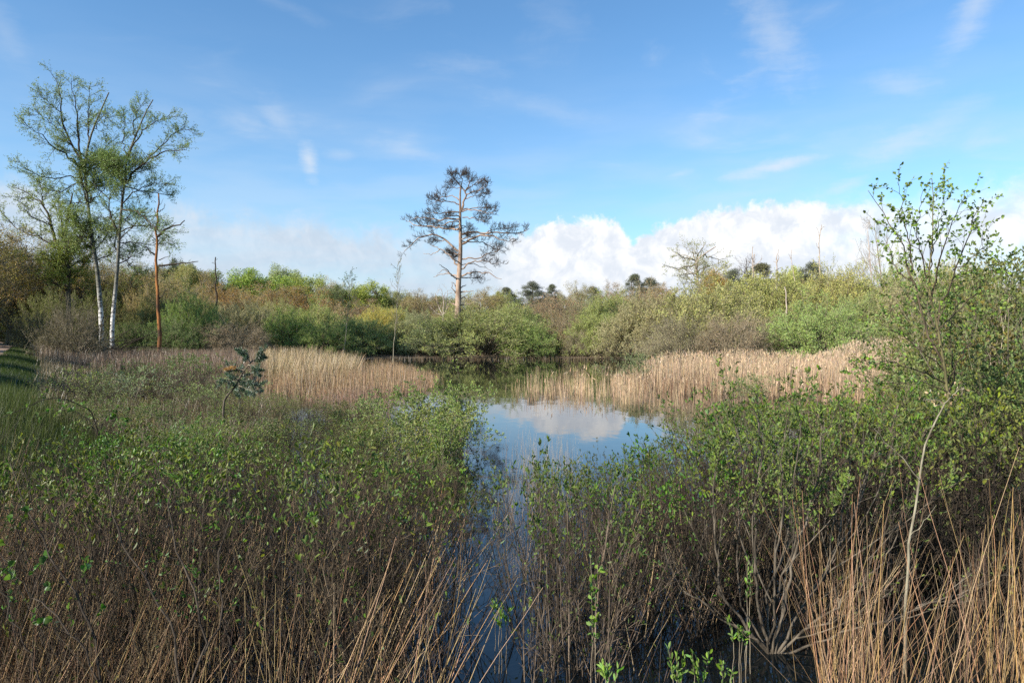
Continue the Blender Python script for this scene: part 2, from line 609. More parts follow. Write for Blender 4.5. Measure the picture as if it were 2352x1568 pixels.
# ------------------------------------------------------------------ terrain
POND = np.array([(-2.6, 4.6), (4.6, 4.6), (7, 7), (11, 12), (16, 18), (23, 27), (27, 33), (24, 40), (16, 47), (12, 58), (9.5, 66),
                 (2, 67.5), (-6, 67), (-12.5, 66), (-14, 60), (-13, 48), (-12, 40), (-13, 32), (-10, 26), (-7.5, 18), (-5.0, 11), (-3.6, 7)])


def inside_dist(X, Y, poly):
    """signed distance to a polygon, positive inside"""
    d = np.full(X.shape, 1e9)
    ins = np.zeros(X.shape, bool)
    n = len(poly)
    for i in range(n):
        a, b = poly[i], poly[(i + 1) % n]
        e = b - a
        w = np.stack([X - a[0], Y - a[1]], -1)
        tt = np.clip((w @ e) / (e @ e), 0, 1)
        d = np.minimum(d, np.hypot(w[..., 0] - tt * e[0], w[..., 1] - tt * e[1]))
        c = ((a[1] > Y) != (b[1] > Y)) & (X < (b[0] - a[0]) * (Y - a[1]) / (b[1] - a[1] + 1e-12) + a[0])
        ins ^= c
    return np.where(ins, d, -d)


def sstep(x, a, b):
    t = np.clip((x - a) / (b - a), 0, 1)
    return t * t * (3 - 2 * t)


def ground_z(X, Y):
    X, Y = np.asarray(X, float), np.asarray(Y, float)
    s = inside_dist(X, Y, POND)
    wob = 0.35 * np.sin(X * 0.9 + 1.3 * np.sin(Y * 0.4)) + 0.3 * np.sin(Y * 0.8 + X * 0.3)
    h = np.where(s > -0.6, -0.9 * sstep(s + 0.3 * wob, -0.6, 2.2) + 0.05, 0.05)
    h = h + 0.16 * sstep(-s, 0.3, 5) + 0.10 * sstep(-s, 0, 4) * wob * 0.4
    az = np.arctan2(X, np.maximum(Y, 0.01))
    # the dry bank with the track on the left, a low rise behind the far shore
    line = -np.tan(R(34.2)) * np.maximum(Y, 0) - 0.3 - 2.2 * np.exp(-(Y / 7.0) ** 2)
    h = h + 1.0 * sstep(line - X, -1.8 - 0.03 * Y, 1.2 + 0.02 * Y)
    h = h + 1.0 * sstep(-Y, -3.9, -2.9) * (1 - sstep(line - X, -1.8, 1.2))
    h = h + 0.9 * sstep(Y, 66, 100) * (1 - sstep(line - X, -3, 2)) * (s < 0)
    h = h + 1.2 * sstep(Y, 100, 400)
    return h


def gz(x, y):
    return float(ground_z(np.array([x]), np.array([y]))[0])


def build_ground():
    gx = np.unique(np.r_[-3000, -1500, -800, -500, -350, -260, np.arange(-200, -60, 8), np.arange(-60, -24, 1.5), np.arange(-24, 32, 0.4), np.arange(32, 80, 1.5),
                         np.arange(80, 200, 8), 260, 350, 500, 800, 1500, 3000])
    gy = np.unique(np.r_[-3000, -1000, -300, -100, -40, -20, -10, np.arange(-6, 45, 0.4), np.arange(45, 90, 1.0), np.arange(90, 200, 6), 260, 350, 500, 800, 1500, 3000])
    X, Y = np.meshgrid(gx, gy)
    Z = ground_z(X, Y)
    V = np.stack([X, Y, Z], -1).reshape(-1, 3)
    nx, ny = len(gx), len(gy)
    i = (np.arange(ny - 1)[:, None] * nx + np.arange(nx - 1)[None]).ravel()
    Fc = np.stack([i, i + 1, i + nx + 1, i + nx], -1)
    o = single('ground', mesh('ground', [(V, Fc, 0)], [ground_mat()]), 'low marshy ground of dark litter and moss around the pond', 'ground', 'structure')
    # water sheet
    gx = np.linspace(-20, 36, 57)
    gy = np.linspace(3.6, 74, 71)
    X, Y = np.meshgrid(gx, gy)
    V = np.stack([X, Y, X * 0], -1).reshape(-1, 3)
    nx, ny = len(gx), len(gy)
    i = (np.arange(ny - 1)[:, None] * nx + np.arange(nx - 1)[None]).ravel()
    Fc = np.stack([i, i + 1, i + nx + 1, i + nx], -1)
    single('water', mesh('water', [(V, Fc, 0)], [water_mat()]), 'still dark pond mirroring the blue sky and white clouds', 'water', 'structure')
    # sandy track: follows the bank away from the camera
    ys = np.linspace(4, 240, 90)
    V, Fs = [], []
    for j, y in enumerate(ys):
        c = -math.tan(R(36.3)) * y - 2.7 + 0.05 * max(y - 15, 0)
        wdt = 1.3 + 0.2 * math.sin(y * 0.2)
        for q in range(5):
            x = c + (q - 2) / 2 * wdt * 1.15
            V.append((x, y, gz(x, y) + 0.02 - (0.012 if q in (0, 4) else 0)))
        if j:
            for q in range(4):
                a = (j - 1) * 5 + q
                Fs.append((a, a + 1, a + 6, a + 5))
    single('path', mesh('path', [(np.array(V), np.array(Fs), 0)], [path_mat()]), 'pinkish sandy track running into the dark woodland tunnel', 'path', 'structure')


build_ground()


# ------------------------------------------------------------------ plant prototypes (meshes in local space, base at the origin)
def dome_bush(g, H=4.5, Rad=6.0, nst=120, leaf=0.12, nl=6, wide=0.55, twig=1.0, mat=None):
    """willow scrub: many stems fan out from one foot and fill a low dome with twigs and small leaves"""
    a = g.random(nst) * 2 * np.pi
    cz = g.random(nst) ** 0.9
    th = np.arccos(np.clip(cz, 0.03, 1))
    ph = g.random(6) * 6.28
    lump = 1 + 0.10 * np.sin(3 * a + ph[0]) * np.sin(th * 3 + ph[1]) + 0.07 * np.sin(5 * a + ph[2]) + 0.06 * np.sin(7 * th + ph[3])
    Dd = np.stack([np.sin(th) * np.cos(a), np.sin(th) * np.sin(a), np.cos(th)], 1)
    rr = lump / np.sqrt((np.sin(th) / Rad) ** 2 + (np.cos(th) / H) ** 2)
    tgt = Dd * (rr * g.uniform(0.70, 0.95, nst))[:, None]
    S = np.stack([np.cos(a) * Rad * 0.16 * g.random(nst), np.sin(a) * Rad * 0.16 * g.random(nst), np.full(nst, -0.15)], 1)
    mid = S * 0.45 + tgt * 0.55 + np.array([0, 0, 0.10 * H]) + g.normal(0, 0.2, tgt.shape)
    u = np.linspace(0, 1, 8)[None, :, None]
    P0 = S[:, None] * (1 - u) ** 2 + 2 * mid[:, None] * u * (1 - u) + tgt[:, None] * u ** 2
    P0[:, 1:-1] += g.normal(0, 0.07, P0[:, 1:-1].shape)
    R0 = g.uniform(0.022, 0.045, nst)[:, None] * np.linspace(1, 0.3, 8)[None]
    P1, R1 = kids(P0, R0, 6, 0.45, 1.0, 42, 14, 0.45, 1.0, 0.5, 0.2, 4, 0.12, 0.04, 0.35, absl=True, g=g, rmin=0.008)
    P2, R2 = kids(P1, R1, 5, 0.2, 1.0, 42, 16, 0.22, 0.6, 0.6, 0.2, 3, 0.14, 0.06, 0.4, absl=True, g=g, rmin=0.006)
    S1, D1 = along(P2, nl, 0.1, 1.05, 0.75, g)
    S2, D2 = along(P1, nl // 2, 0.3, 1.0, 0.8, g)
    SS, DD = np.r_[S1, S2], np.r_[D1, D2]
    SS = SS + g.normal(0, 0.05, SS.shape)
    DD[:, 2] += 0.2
    n = len(SS)
    N = SS / np.array([Rad, Rad, H]) ** 2
    lf = leaves(SS, DD, leaf * g.uniform(0.6, 1.3, n), leaf * wide * g.uniform(0.7, 1.2, n), g, N=N, nj=0.55)
    br = [(*tube(P0, R0, 3), 0), (*tube(P1, R1 * twig, 3), 0), (*tube(P2, R2 * twig, 3), 0)]
    return mesh('branches', br, [mat or TWIG]), mesh('foliage', [(*lf, 0)], [LEAF], False)


def clumps(g, ctr, rad, per, leaf, wide, nj=0.6, flat=1.0, twigs=5, twl=0.9):
    """leaf clumps round the given centres, each on its own small spray of twigs"""
    n = len(ctr)
    idx = np.repeat(np.arange(n), per)
    d = norm(g.normal(0, 1, (len(idx), 3)))
    d[:, 2] *= flat
    r = rad[idx] * g.random(len(idx)) ** 0.45
    r *= 1 + 0.25 * np.sin(d[:, 0] * 5 + idx) * np.sin(d[:, 2] * 6 + idx * 1.7)
    SS = ctr[idx] + d * r[:, None]
    DD = norm(d + g.normal(0, 0.8, d.shape))
    N = d + np.array([0, 0, 0.35])
    m = len(SS)
    lf = leaves(SS, DD, leaf * g.uniform(0.6, 1.3, m), leaf * wide * g.uniform(0.6, 1.2, m), g, N=N, nj=nj)
    ti = np.repeat(np.arange(n), twigs)
    td = norm(g.normal(0, 1, (len(ti), 3)) + np.array([0, 0, 0.3]))
    td[:, 2] *= flat
    P, Rd = walk(ctr[ti], td, rad[ti] * twl, np.full(len(ti), 0.014), 4, 0.16, 0.03, 0.4, g)
    P2, R2 = kids(P, Rd, 4, 0.2, 1.0, 42, 14, 0.3, 0.6, 0.7, 0.2, 3, 0.16, 0.04, 0.5, g=g, rmin=0.009)
    return lf, P, Rd, P2, R2


def limb_curves(T, tgt, g, lowf=0.62, r=0.05, T_R=None):
    """limbs that leave the trunk below each target and curve up to it"""
    n = len(tgt)
    H = T[0, -1, 2]
    z = np.clip(tgt[:, 2] - np.hypot(tgt[:, 0], tgt[:, 1]) * lowf * g.uniform(0.6, 1.3, n), 0.12 * H, 0.94 * H)
    tt = z / H * (T.shape[1] - 1)
    i = np.minimum(tt.astype(int), T.shape[1] - 2)
    w = (tt - i)[:, None]
    S = T[0, i] * (1 - w) + T[0, i + 1] * w
    mid = S * 0.5 + tgt * 0.5
    mid[:, 2] += g.uniform(-0.06, 0.10, n) * H * 0.5
    mid += g.normal(0, 0.25, mid.shape)
    u = np.linspace(0, 1, 9)[None, :, None]
    P = S[:, None] * (1 - u) ** 2 + 2 * mid[:, None] * u * (1 - u) + tgt[:, None] * u ** 2
    P[:, 1:-1] += g.normal(0, 0.06, P[:, 1:-1].shape)
    R0 = r * (0.6 + 0.8 * np.linalg.norm(tgt - S, axis=1) / 5)
    return P, R0[:, None] * np.linspace(1, 0.25, 9)[None]


def round_tree(g, H=13.0, Rad=5.0, base=0.22, leaf=0.17, per=260, nc=105, wide=0.75, crad=(0.75, 1.35), twigs=5, mat=None):
    """broad-leaved tree: trunk, curving limbs, and a crown of many uneven leaf clumps"""
    T, TR = walk([[0, 0, -0.2]], [[g.normal(0, 0.05), g.normal(0, 0.05), 1]], [H * 0.86], [H * 0.021], 9, 0.06, 0.02, 0.22, g)
    d = norm(g.normal(0, 1, (nc, 3)))
    ph = g.random(5) * 6.28
    az = np.arctan2(d[:, 1], d[:, 0])
    lump = 1 + 0.16 * np.sin(2 * az + ph[0]) * np.cos(2 * d[:, 2] + ph[1]) + 0.12 * np.sin(4 * az + ph[2]) + 0.10 * np.sin(6 * d[:, 2] + ph[3])
    rr = g.random(nc) ** 0.33 * lump
    cz = H * (base + 1) / 2
    hz = H * (1 - base) / 2
    ctr = d * rr[:, None] * np.array([Rad - 0.9, Rad - 0.9, hz - 0.9]) + np.array([0, 0, cz])
    rad = g.uniform(crad[0], crad[1], nc)
    lf, P2, R2, P3, R3 = clumps(g, ctr, rad, per, leaf, wide, twigs=twigs)
    P1, R1 = limb_curves(T, ctr, g, r=0.045)
    br = [(*tube(P1, R1, 4), 0), (*tube(P2, R2, 3), 0), (*tube(P3, R3, 3), 0)]
    return mesh('trunk', [(*tube(T, TR, 9), 0)], [BARK]), mesh('branches', br, [mat or BARK]), mesh('crown', [(*lf, 0)], [LEAF], False)


def pine_tree(g, H=14.0):
    T, TR = walk([[0, 0, -0.2]], [[g.normal(0, 0.05), 0, 1]], [H * 0.97], [H * 0.018], 9, 0.04, 0.02, 0.2, g)
    nc = 95
    h = 0.38 + 0.62 * g.random(nc) ** 0.75
    wd = np.interp(h, [0.38, 0.6, 0.8, 0.92, 1.0], [2.4, 3.1, 2.4, 1.5, 0.2]) * g.uniform(0.35, 1.1, nc)
    a = g.random(nc) * 6.28
    ctr = np.stack([np.cos(a) * wd, np.sin(a) * wd, h * H - 0.4], 1)
    rad = g.uniform(0.5, 0.95, nc)
    lf, P2, R2, P3, R3 = clumps(g, ctr, rad, 190, 0.26, 0.22, flat=0.55, twigs=6)
    P1, R1 = limb_curves(T, ctr, g, 0.15, 0.04)
    br = [(*tube(P1, R1, 4), 0), (*tube(P2, R2, 3), 0), (*tube(P3, R3, 3), 0)]
    return mesh('trunk', [(*tube(T, TR, 8), 0)], [BARK]), mesh('branches', br, [BARK]), mesh('crown', [(*lf, 0)], [NEEDLE], False)


def bare_tree(g, H=11.0, Rad=4.0, mat=None, base=0.25, limbs=14, dens=6):
    T, TR = walk([[0, 0, -0.2]], [[g.normal(0, 0.04), g.normal(0, 0.04), 1]], [H * 0.95], [H * 0.013], 10, 0.07, 0.02, 0.2, g)
    P1, R1 = kids(T, TR, limbs, base, 0.97, 48, 10, Rad / H * 0.9, Rad / H * 1.4, 0.55, 0.5, 6, 0.16, 0.08, 0.25, g=g, rmin=0.02)
    P2, R2 = kids(P1, R1, dens, 0.2, 1.0, 40, 14, 0.25, 0.5, 0.6, 0.3, 4, 0.18, 0.08, 0.3, g=g, rmin=0.014)
    P3, R3 = kids(P2, R2, dens - 1, 0.2, 1.0, 40, 14, 0.35, 0.6, 0.6, 0.3, 3, 0.2, 0.08, 0.4, g=g, rmin=0.010)
    return mesh('trunk', [(*tube(T, TR, 7), 0)], [mat or DEADW]), mesh('crown', [(*tube(P1, R1, 4), 0), (*tube(P2, R2, 3), 0), (*tube(P3, R3, 3), 0)], [mat or DEADW])


def shrub(g, H=1.6, Rad=0.75, nst=26, leaf=0.034, wide=0.36, c1=6, c2=5, nl=7, r0=0.007, stems=TWIGR, low=0.55, leafmat=None, trop=0.05, tipr=0.3, rmin=0.0016, LF=0.55, dens=0.75):
    """waterside shrub: thin upright stems, bare below, fresh leaf tufts towards the tips"""
    a = g.random(nst) * 2 * np.pi
    th = g.random(nst) ** 0.8 * math.atan2(Rad, H * 0.75)
    D = np.stack([np.sin(th) * np.cos(a), np.sin(th) * np.sin(a), np.cos(th)], 1)
    S = np.stack([g.normal(0, Rad * 0.22, nst), g.normal(0, Rad * 0.22, nst), np.full(nst, -0.45)], 1)
    L = (H * 0.93 + 0.45) * g.uniform(0.6, 1.0, nst)
    P0, R0 = walk(S, D, L, r0 * g.uniform(0.6, 1.3, nst), 8, 0.075, 0.04, tipr, g)
    P1, R1 = kids(P0, R0, c1, low, 0.98, 30, 10, 0.14, 0.32, 0.6, 0.4, 4, 0.13, trop, 0.4, g=g, rmin=rmin)
    P2, R2 = kids(P1, R1, c2, 0.15, 1.0, 32, 12, 0.3, 0.6, 0.7, 0.2, 3, 0.15, trop, 0.5, g=g, rmin=rmin * 0.8)
    S1, D1 = along(P2, nl + 2, 0.72, 1.0, 0.6, g)
    S2, D2 = along(P1, nl + 1, 0.85, 1.0, 0.6, g)
    SS, DD = np.r_[S1, S2], np.r_[D1, D2]
    DD[:, 2] += 0.25
    keep = g.random(len(SS)) < np.clip((SS[:, 2] / H - LF) / 0.30, 0.035, 1) * dens
    SS, DD = SS[keep], DD[keep]
    n = len(SS)
    lf = leaves(SS, DD, leaf * g.uniform(0.5, 1.25, n), leaf * wide * g.uniform(0.8, 1.2, n), g, True)
    br = [(*tube(P0, R0, 5), 0), (*tube(P1, R1, 3), 0), (*tube(P2, R2, 3), 0)]
    return mesh('branches', br, [stems]), mesh('foliage', [(*lf, 0)], [leafmat or LEAFN], True)


def stalks(X, Y, Z, H, rad, lean=0.12, k=4, wig=0.03, dirx=0.0, diry=0.0, tip=0.25, g=rng, tubes=True, droop=0.0):
    n = len(X)
    S = np.stack([X, Y, Z], 1)
    D = np.stack([g.normal(dirx, lean, n), g.normal(diry, lean, n), np.ones(n)], 1)
    P, Rd = walk(S, D, H, np.broadcast_to(rad, (n,)), k, wig, -droop, tip, g)
    return tube(P, Rd, 3) if tubes else ribbon(P, Rd, g)


# ================================================================== named trees at the back
def trunk_at(x, y, D):
    """base point on the terrain under screen column x at depth D"""
    p = px(x, y, D)
    return Vector((p.x, D, gz(p.x, D)))


def zpx(pts, D, fx, fy, base, dep=None, g=rng):
    """zoom-coordinates to local points; depth drifts along the limb"""
    out = []
    drift = 0.0
    slope = g.normal(0, 0.55) if dep is None else dep
    last = None
    for q in pts:
        x, y = fx(q[0]), fy(q[1])
        p = px(x, y, D)
        if last is not None:
            drift += abs(p.x - last.x) * slope
        last = p
        pp = px(x, y, D + drift)
        out.append(pp - base)
    return out


def build_dead_pine():
    g = np.random.default_rng(11)
    D = 73.0
    fx = lambda v: 574.3 + v * 0.3297
    fy = lambda v: 344.6 + v * 0.3297
    base = trunk_at(fx(1440), fy(1400), D)
    Z = lambda pts, dep=None: zpx(pts, D, fx, fy, base, dep, g)
    tr = [(1440, 1420), (1447, 1150), (1452, 1050), (1450, 950), (1456, 880), (1460, 800), (1468, 700), (1466, 600), (1463, 500), (1465, 400), (1462, 300), (1468, 250)]
    T, TR = hand([Z(tr, 0)], [0.42], 22, 0.0, 0.18, g)
    tr2 = [(1466, 430), (1485, 380), (1497, 340), (1508, 300), (1475, 262), (1440, 215)]
    limbs = [([(1448, 705), (1400, 665), (1350, 610), (1310, 585), (1240, 590), (1180, 600), (1130, 660), (1075, 705)], .12, 1),
             ([(1455, 550), (1380, 545), (1300, 535), (1210, 530), (1150, 525), (1085, 492)], .11, 1),
             ([(1458, 480), (1380, 475), (1300, 490), (1240, 470), (1170, 470), (1120, 480)], .10, 1),
             ([(1458, 500), (1400, 495), (1340, 530), (1290, 520), (1220, 500)], .08, 1),
             ([(1460, 435), (1400, 430), (1330, 440), (1260, 430), (1220, 440)], .08, 1),
             ([(1458, 380), (1400, 360), (1340, 362), (1300, 350), (1250, 345)], .07, 1),
             ([(1456, 350), (1420, 320), (1370, 320), (1320, 335), (1275, 370)], .06, 1),
             ([(1446, 800), (1410, 760), (1370, 710), (1310, 685), (1255, 660)], .10, 0),
             ([(1330, 690), (1290, 715), (1250, 728), (1204, 718)], .05, 0),
             ([(1440, 905), (1400, 860), (1340, 810), (1320, 795)], .09, 0),
             ([(1440, 880), (1380, 860), (1310, 870), (1280, 888)], .08, 0),
             ([(1400, 862), (1350, 830), (1320, 850), (1300, 875)], .05, 0),
             ([(1360, 620), (1330, 640), (1300, 620), (1270, 640)], .05, 1),
             ([(1478, 588), (1530, 575), (1620, 575), (1700, 570), (1800, 575), (1880, 580), (1950, 550)], .12, 1),
             ([(1478, 655), (1530, 630), (1600, 590), (1680, 600), (1740, 620), (1800, 635), (1850, 610)], .12, 1),
             ([(1620, 590), (1690, 550), (1760, 545), (1830, 540)], .06, 1),
             ([(1480, 635), (1550, 640), (1620, 640), (1680, 680), (1740, 690)], .07, 1),
             ([(1478, 760), (1540, 750), (1600, 755), (1650, 725), (1720, 705), (1780, 680)], .08, 1),
             ([(1474, 830), (1520, 790), (1570, 770), (1640, 770), (1700, 800), (1740, 780)], .08, 1),
             ([(1476, 800), (1530, 790), (1590, 800), (1650, 825), (1690, 850)], .05, 0),
             ([(1474, 878), (1530, 850), (1600, 850), (1680, 865), (1720, 900), (1756, 895)], .09, 0),
             ([(1478, 430), (1520, 412), (1580, 420), (1640, 440), (1690, 440)], .07, 1),
             ([(1478, 418), (1540, 405), (1600, 400), (1700, 405)], .07, 1),
             ([(1480, 470), (1530, 470), (1590, 480), (1640, 500)], .06, 1),
             ([(1505, 315), (1550, 290), (1600, 280), (1660, 232)], .07, 1),
             ([(1498, 340), (1540, 330), (1590, 310), (1640, 295)], .05, 1),
             ([(1500, 290), (1530, 225), (1520, 175)], .07, 1),
             ([(1500, 285), (1560, 240), (1610, 205)], .06, 1),
             ([(1475, 262), (1440, 215), (1400, 180)], .06, 1),
             ([(1478, 270), (1420, 262), (1385, 235)], .05, 1),
             ([(1466, 255), (1480, 200), (1460, 170)], .05, 1),
             ([(1464, 540), (1490, 525), (1510, 540), (1520, 560)], .05, 1)]
    low = [[(1438, 1000), (1412, 975), (1405, 925)], [(1436, 960), (1425, 930), (1405, 920)], [(1470, 1078), (1520, 1075), (1560, 1060)], [(1433, 1080), (1410, 1070), (1388, 1058)],
           [(1470, 988), (1520, 985), (1558, 978)], [(1470, 1035), (1490, 1025), (1512, 1013)], [(1470, 958), (1490, 945), (1505, 937)], [(1468, 1120), (1480, 1105)]]
    P1, R1 = hand([Z(l[0]) for l in limbs] + [Z(tr2, 0)], [l[1] for l in limbs] + [.13], 14, 0.05, 0.25, g)
    P1b, R1b = hand([Z(l) for l in low], [0.07] * len(low), 8, 0.03, 0.35, g)
    tw = np.array([i for i, l in enumerate(limbs) if l[2]])
    # limbs towards and away from the viewer keep the crown round
    q = 6
    hz = np.linspace(0.48, 0.86, q)
    idx = (hz * 22).astype(int)
    dirs = np.stack([np.where(np.arange(q) % 3 == 0, 0.9, -0.7), np.where(np.arange(q) % 2 == 0, 1, -1) * 1.0, g.uniform(0, 0.35, q)], 1)
    P1c, R1c = walk(T[0, idx], dirs, (4.6 * (1.1 - hz) + 0.7), np.full(q, 0.07), 14, 0.10, 0.0, 0.25, g)
    src = np.concatenate([P1[tw], P1c])
    srr = np.concatenate([R1[tw], R1c])
    P2, R2 = kids(src, srr, 11, 0.40, 1.0, 46, 15, 0.5, 1.2, 0.45, 0.35, 5, 0.17, 0.04, 0.35, absl=True, g=g, rmin=0.022, flat=0.45)
    P3, R3 = kids(P2, R2, 6, 0.25, 1.0, 46, 16, 0.3, 0.75, 0.6, 0.3, 4, 0.16, 0.12, 0.4, absl=True, g=g, rmin=0.014, flat=0.6)
    P4, R4 = kids(P3, R3, 5, 0.2, 1.0, 38, 14, 0.18, 0.42, 0.7, 0.2, 3, 0.12, 0.26, 0.5, absl=True, g=g, rmin=0.011)
    tm = mesh('trunk', [(*tube(T, TR, 12), 0)], [PINEB])
    bl = [mesh('branch', [(*tube(p[None], r[None], 7), 0)], [PINEB]) for PP, RR_ in ((P1, R1), (P1b, R1b), (P1c, R1c)) for p, r in zip(PP, RR_)]
    cm = mesh('crown', [(*tube(P2, R2, 3), 0), (*tube(P3, R3, 3), 0), (*tube(P4, R4, 3), 0)], [PINET])
    k = (0.2, 0.2, 0.2)
    thing('dead_pine_tree', [('trunk', tm, k)] + [('branch', q_, k) for q_ in bl] + [('crown', cm, k)],
          'tall bare dead pine with layered flat limbs standing alone behind the pond', 'tree', base)


def birch_like(name, label, D, fx, fy, trunk, r0, limbs, tmat, bmat, color, seed, leaf=0.088, nl=12, foot=(0, 0), twigs=(14, 8, 6), len2=(0.7, 1.8), droop=0.0, cat='birch tree', thin=1.0):
    g = np.random.default_rng(seed)
    base = trunk_at(fx(foot[0]), fy(foot[1]), D)
    Z = lambda pts, dep=None: zpx(pts, D, fx, fy, base, dep, g)
    tp = Z(trunk, 0.0)
    tp = [Vector((tp[0].x, 0, -0.3))] + tp
    T, TR = hand([tp], [r0], 24, 0.0, 0.22, g)
    P1, R1 = hand([Z(l[0]) for l in limbs], [l[1] for l in limbs], 14, 0.06, 0.14, g)
    q = 16
    hz = g.uniform(0.40, 0.76, q)
    idx = (hz * 24).astype(int)
    dirs = np.stack([g.normal(0, 0.6, q), np.where(np.arange(q) % 2 == 0, 1, -1) * g.uniform(0.4, 1.0, q), g.uniform(0.1, 0.9, q)], 1)
    P1c, R1c = walk(T[0, idx], dirs, g.uniform(2.0, 3.6, q) * (1.35 - hz * 0.9), np.full(q, 0.055), 14, 0.10, 0.03, 0.25, g)
    src = np.concatenate([P1, P1c])
    srr = np.concatenate([R1, R1c])
    P2, R2 = kids(src, srr, twigs[0], 0.22, 1.0, 40, 14, len2[0], len2[1], 0.5, 0.35, 6, 0.13, 0.03, 0.35, absl=True, g=g, rmin=0.018)
    P3, R3 = kids(P2, R2, twigs[1], 0.2, 1.0, 40, 16, 0.4, 0.95, 0.6, 0.3, 4, 0.15, 0.04 - droop, 0.4, absl=True, g=g, rmin=0.006)
    S1, D1 = along(P3, nl, 0.1, 1.1, 0.8, g)
    S2, D2 = along(P2, 4, 0.5, 1.0, 0.9, g)
    SS, DD = np.r_[S1, S2], np.r_[D1, D2]
    SS = SS + g.normal(0, 0.05, SS.shape)
    n = len(SS)
    lf = leaves(SS, DD, leaf * g.uniform(0.6, 1.3, n), leaf * 0.65 * g.uniform(0.7, 1.2, n), g)
    tm = mesh('trunk', [(*tube(T, TR, 12), 0)], [tmat])
    bl = [mesh('branch', [(*tube(p[None], r[None], 6), 0)], [bmat]) for PP, RR_ in ((P1, R1), (P1c, R1c)) for p, r in zip(PP, RR_)]
    tw = mesh('twigs', [(*tube(P2, R2 * thin, 3), 0), (*tube(P3, R3 * thin, 3), 0)], [bmat])
    cm = mesh('crown', [(*lf, 0)], [LEAF], False)
    k = (0.2, 0.2, 0.2)
    thing(name, [('trunk', tm, k)] + [('branch', q_, k) for q_ in bl] + [('twigs', tw, k), ('crown', cm, color)], label, cat, base)


def build_left_trees():
    fx = lambda v: v * 0.4762
    fy = lambda v: 114.9 + v * 0.4762
    birch_like('birch_tree', 'tallest white-barked birch with thin green spring crown, left of its slightly shorter twin', 56.0, fx, fy,
               [(490, 1320), (482, 1200), (468, 1050), (445, 920), (428, 780), (415, 650), (405, 580), (420, 480), (440, 400), (470, 330), (505, 250), (525, 205)], 0.21,
               [([(405, 585), (370, 500), (330, 430), (300, 350), (290, 270), (300, 210), (250, 110)], .11),
                ([(398, 545), (378, 430), (372, 320), (352, 210), (345, 140)], .09),
                ([(392, 565), (330, 510), (270, 480), (200, 410), (120, 345)], .08),
                ([(425, 470), (430, 380), (425, 280), (435, 170)], .07),
                ([(440, 400), (490, 330), (525, 330)], .05),
                ([(414, 620), (330, 610), (230, 620), (150, 590), (80, 535)], .06),
                ([(330, 430), (260, 360), (190, 310), (150, 320)], .05),
                ([(295, 300), (240, 260), (200, 225)], .04),
                ([(412, 640), (350, 650), (270, 690), (190, 650)], .06),
                ([(425, 730), (370, 740), (320, 770), (280, 740)], .05),
                ([(430, 740), (480, 700), (520, 640), (540, 600)], .05),
                ([(410, 600), (470, 560), (500, 480), (540, 440)], .05),
                ([(445, 900), (380, 900), (300, 930)], .05), ([(450, 930), (500, 880), (540, 850)], .04)],
               BIRCH, TWIGD, (0.25, 0.31, 0.10), 21, foot=(490, 1450))
    birch_like('birch_tree', 'shorter white-barked birch leaning right, directly right of the tallest birch', 55.0, fx, fy,
               [(540, 1325), (558, 1150), (570, 1000), (578, 850), (590, 720), (605, 600), (612, 500), (650, 430), (700, 300), (738, 240)], 0.18,
               [([(602, 640), (660, 580), (720, 510), (800, 490), (900, 482)], .10),
                ([(720, 515), (790, 450), (850, 390), (915, 385)], .06),
                ([(612, 520), (680, 390), (760, 340), (830, 315)], .07),
                ([(572, 900), (540, 820), (525, 720), (550, 665)], .10),
                ([(600, 655), (700, 680), (760, 690), (830, 700)], .06),
                ([(585, 770), (650, 770), (720, 830), (790, 880), (828, 930)], .07),
                ([(610, 520), (590, 430), (610, 340), (600, 310)], .05),
                ([(650, 430), (640, 350), (680, 260)], .05),
                ([(588, 740), (640, 680), (760, 640), (800, 650)], .06),
                ([(575, 880), (650, 840), (740, 860), (830, 880)], .06),
                ([(528, 720), (480, 680), (450, 620), (500, 560)], .05),
                ([(575, 930), (640, 930), (720, 940), (800, 930)], .05),
                ([(572, 980), (620, 1030), (680, 1080)], .05), ([(540, 820), (480, 800), (450, 840)], .05)],
               BIRCH, TWIGD, (0.22, 0.29, 0.10), 22, foot=(535, 1450))
    birch_like('alder_tree', 'forked dark-stemmed tree with loose yellow-green crown left of the tallest birch', 60.0, fx, fy,
               [(330, 1200), (328, 1100), (322, 1000), (312, 900), (325, 800), (345, 720), (350, 690)], 0.26,
               [([(320, 1000), (280, 960), (250, 850), (210, 740), (130, 690), (62, 660)], .15),
                ([(290, 960), (180, 900), (80, 860), (0, 780)], .09),
                ([(215, 750), (200, 680), (180, 620)], .06),
                ([(312, 900), (290, 800), (290, 720)], .07),
                ([(325, 820), (380, 760), (400, 700)], .06),
                ([(250, 850), (180, 820), (110, 770), (90, 700)], .06),
                ([(322, 1000), (380, 960), (440, 950)], .06),
                ([(328, 1050), (240, 1010), (150, 990), (60, 1000)], .07),
                ([(325, 1020), (270, 900), (230, 870)], .06),
                ([(345, 1160), (400, 1140), (440, 1120)], .05)],
               BARK, TWIGD, (0.27, 0.31, 0.07), 23, foot=(340, 1450), leaf=0.09, cat='tree')


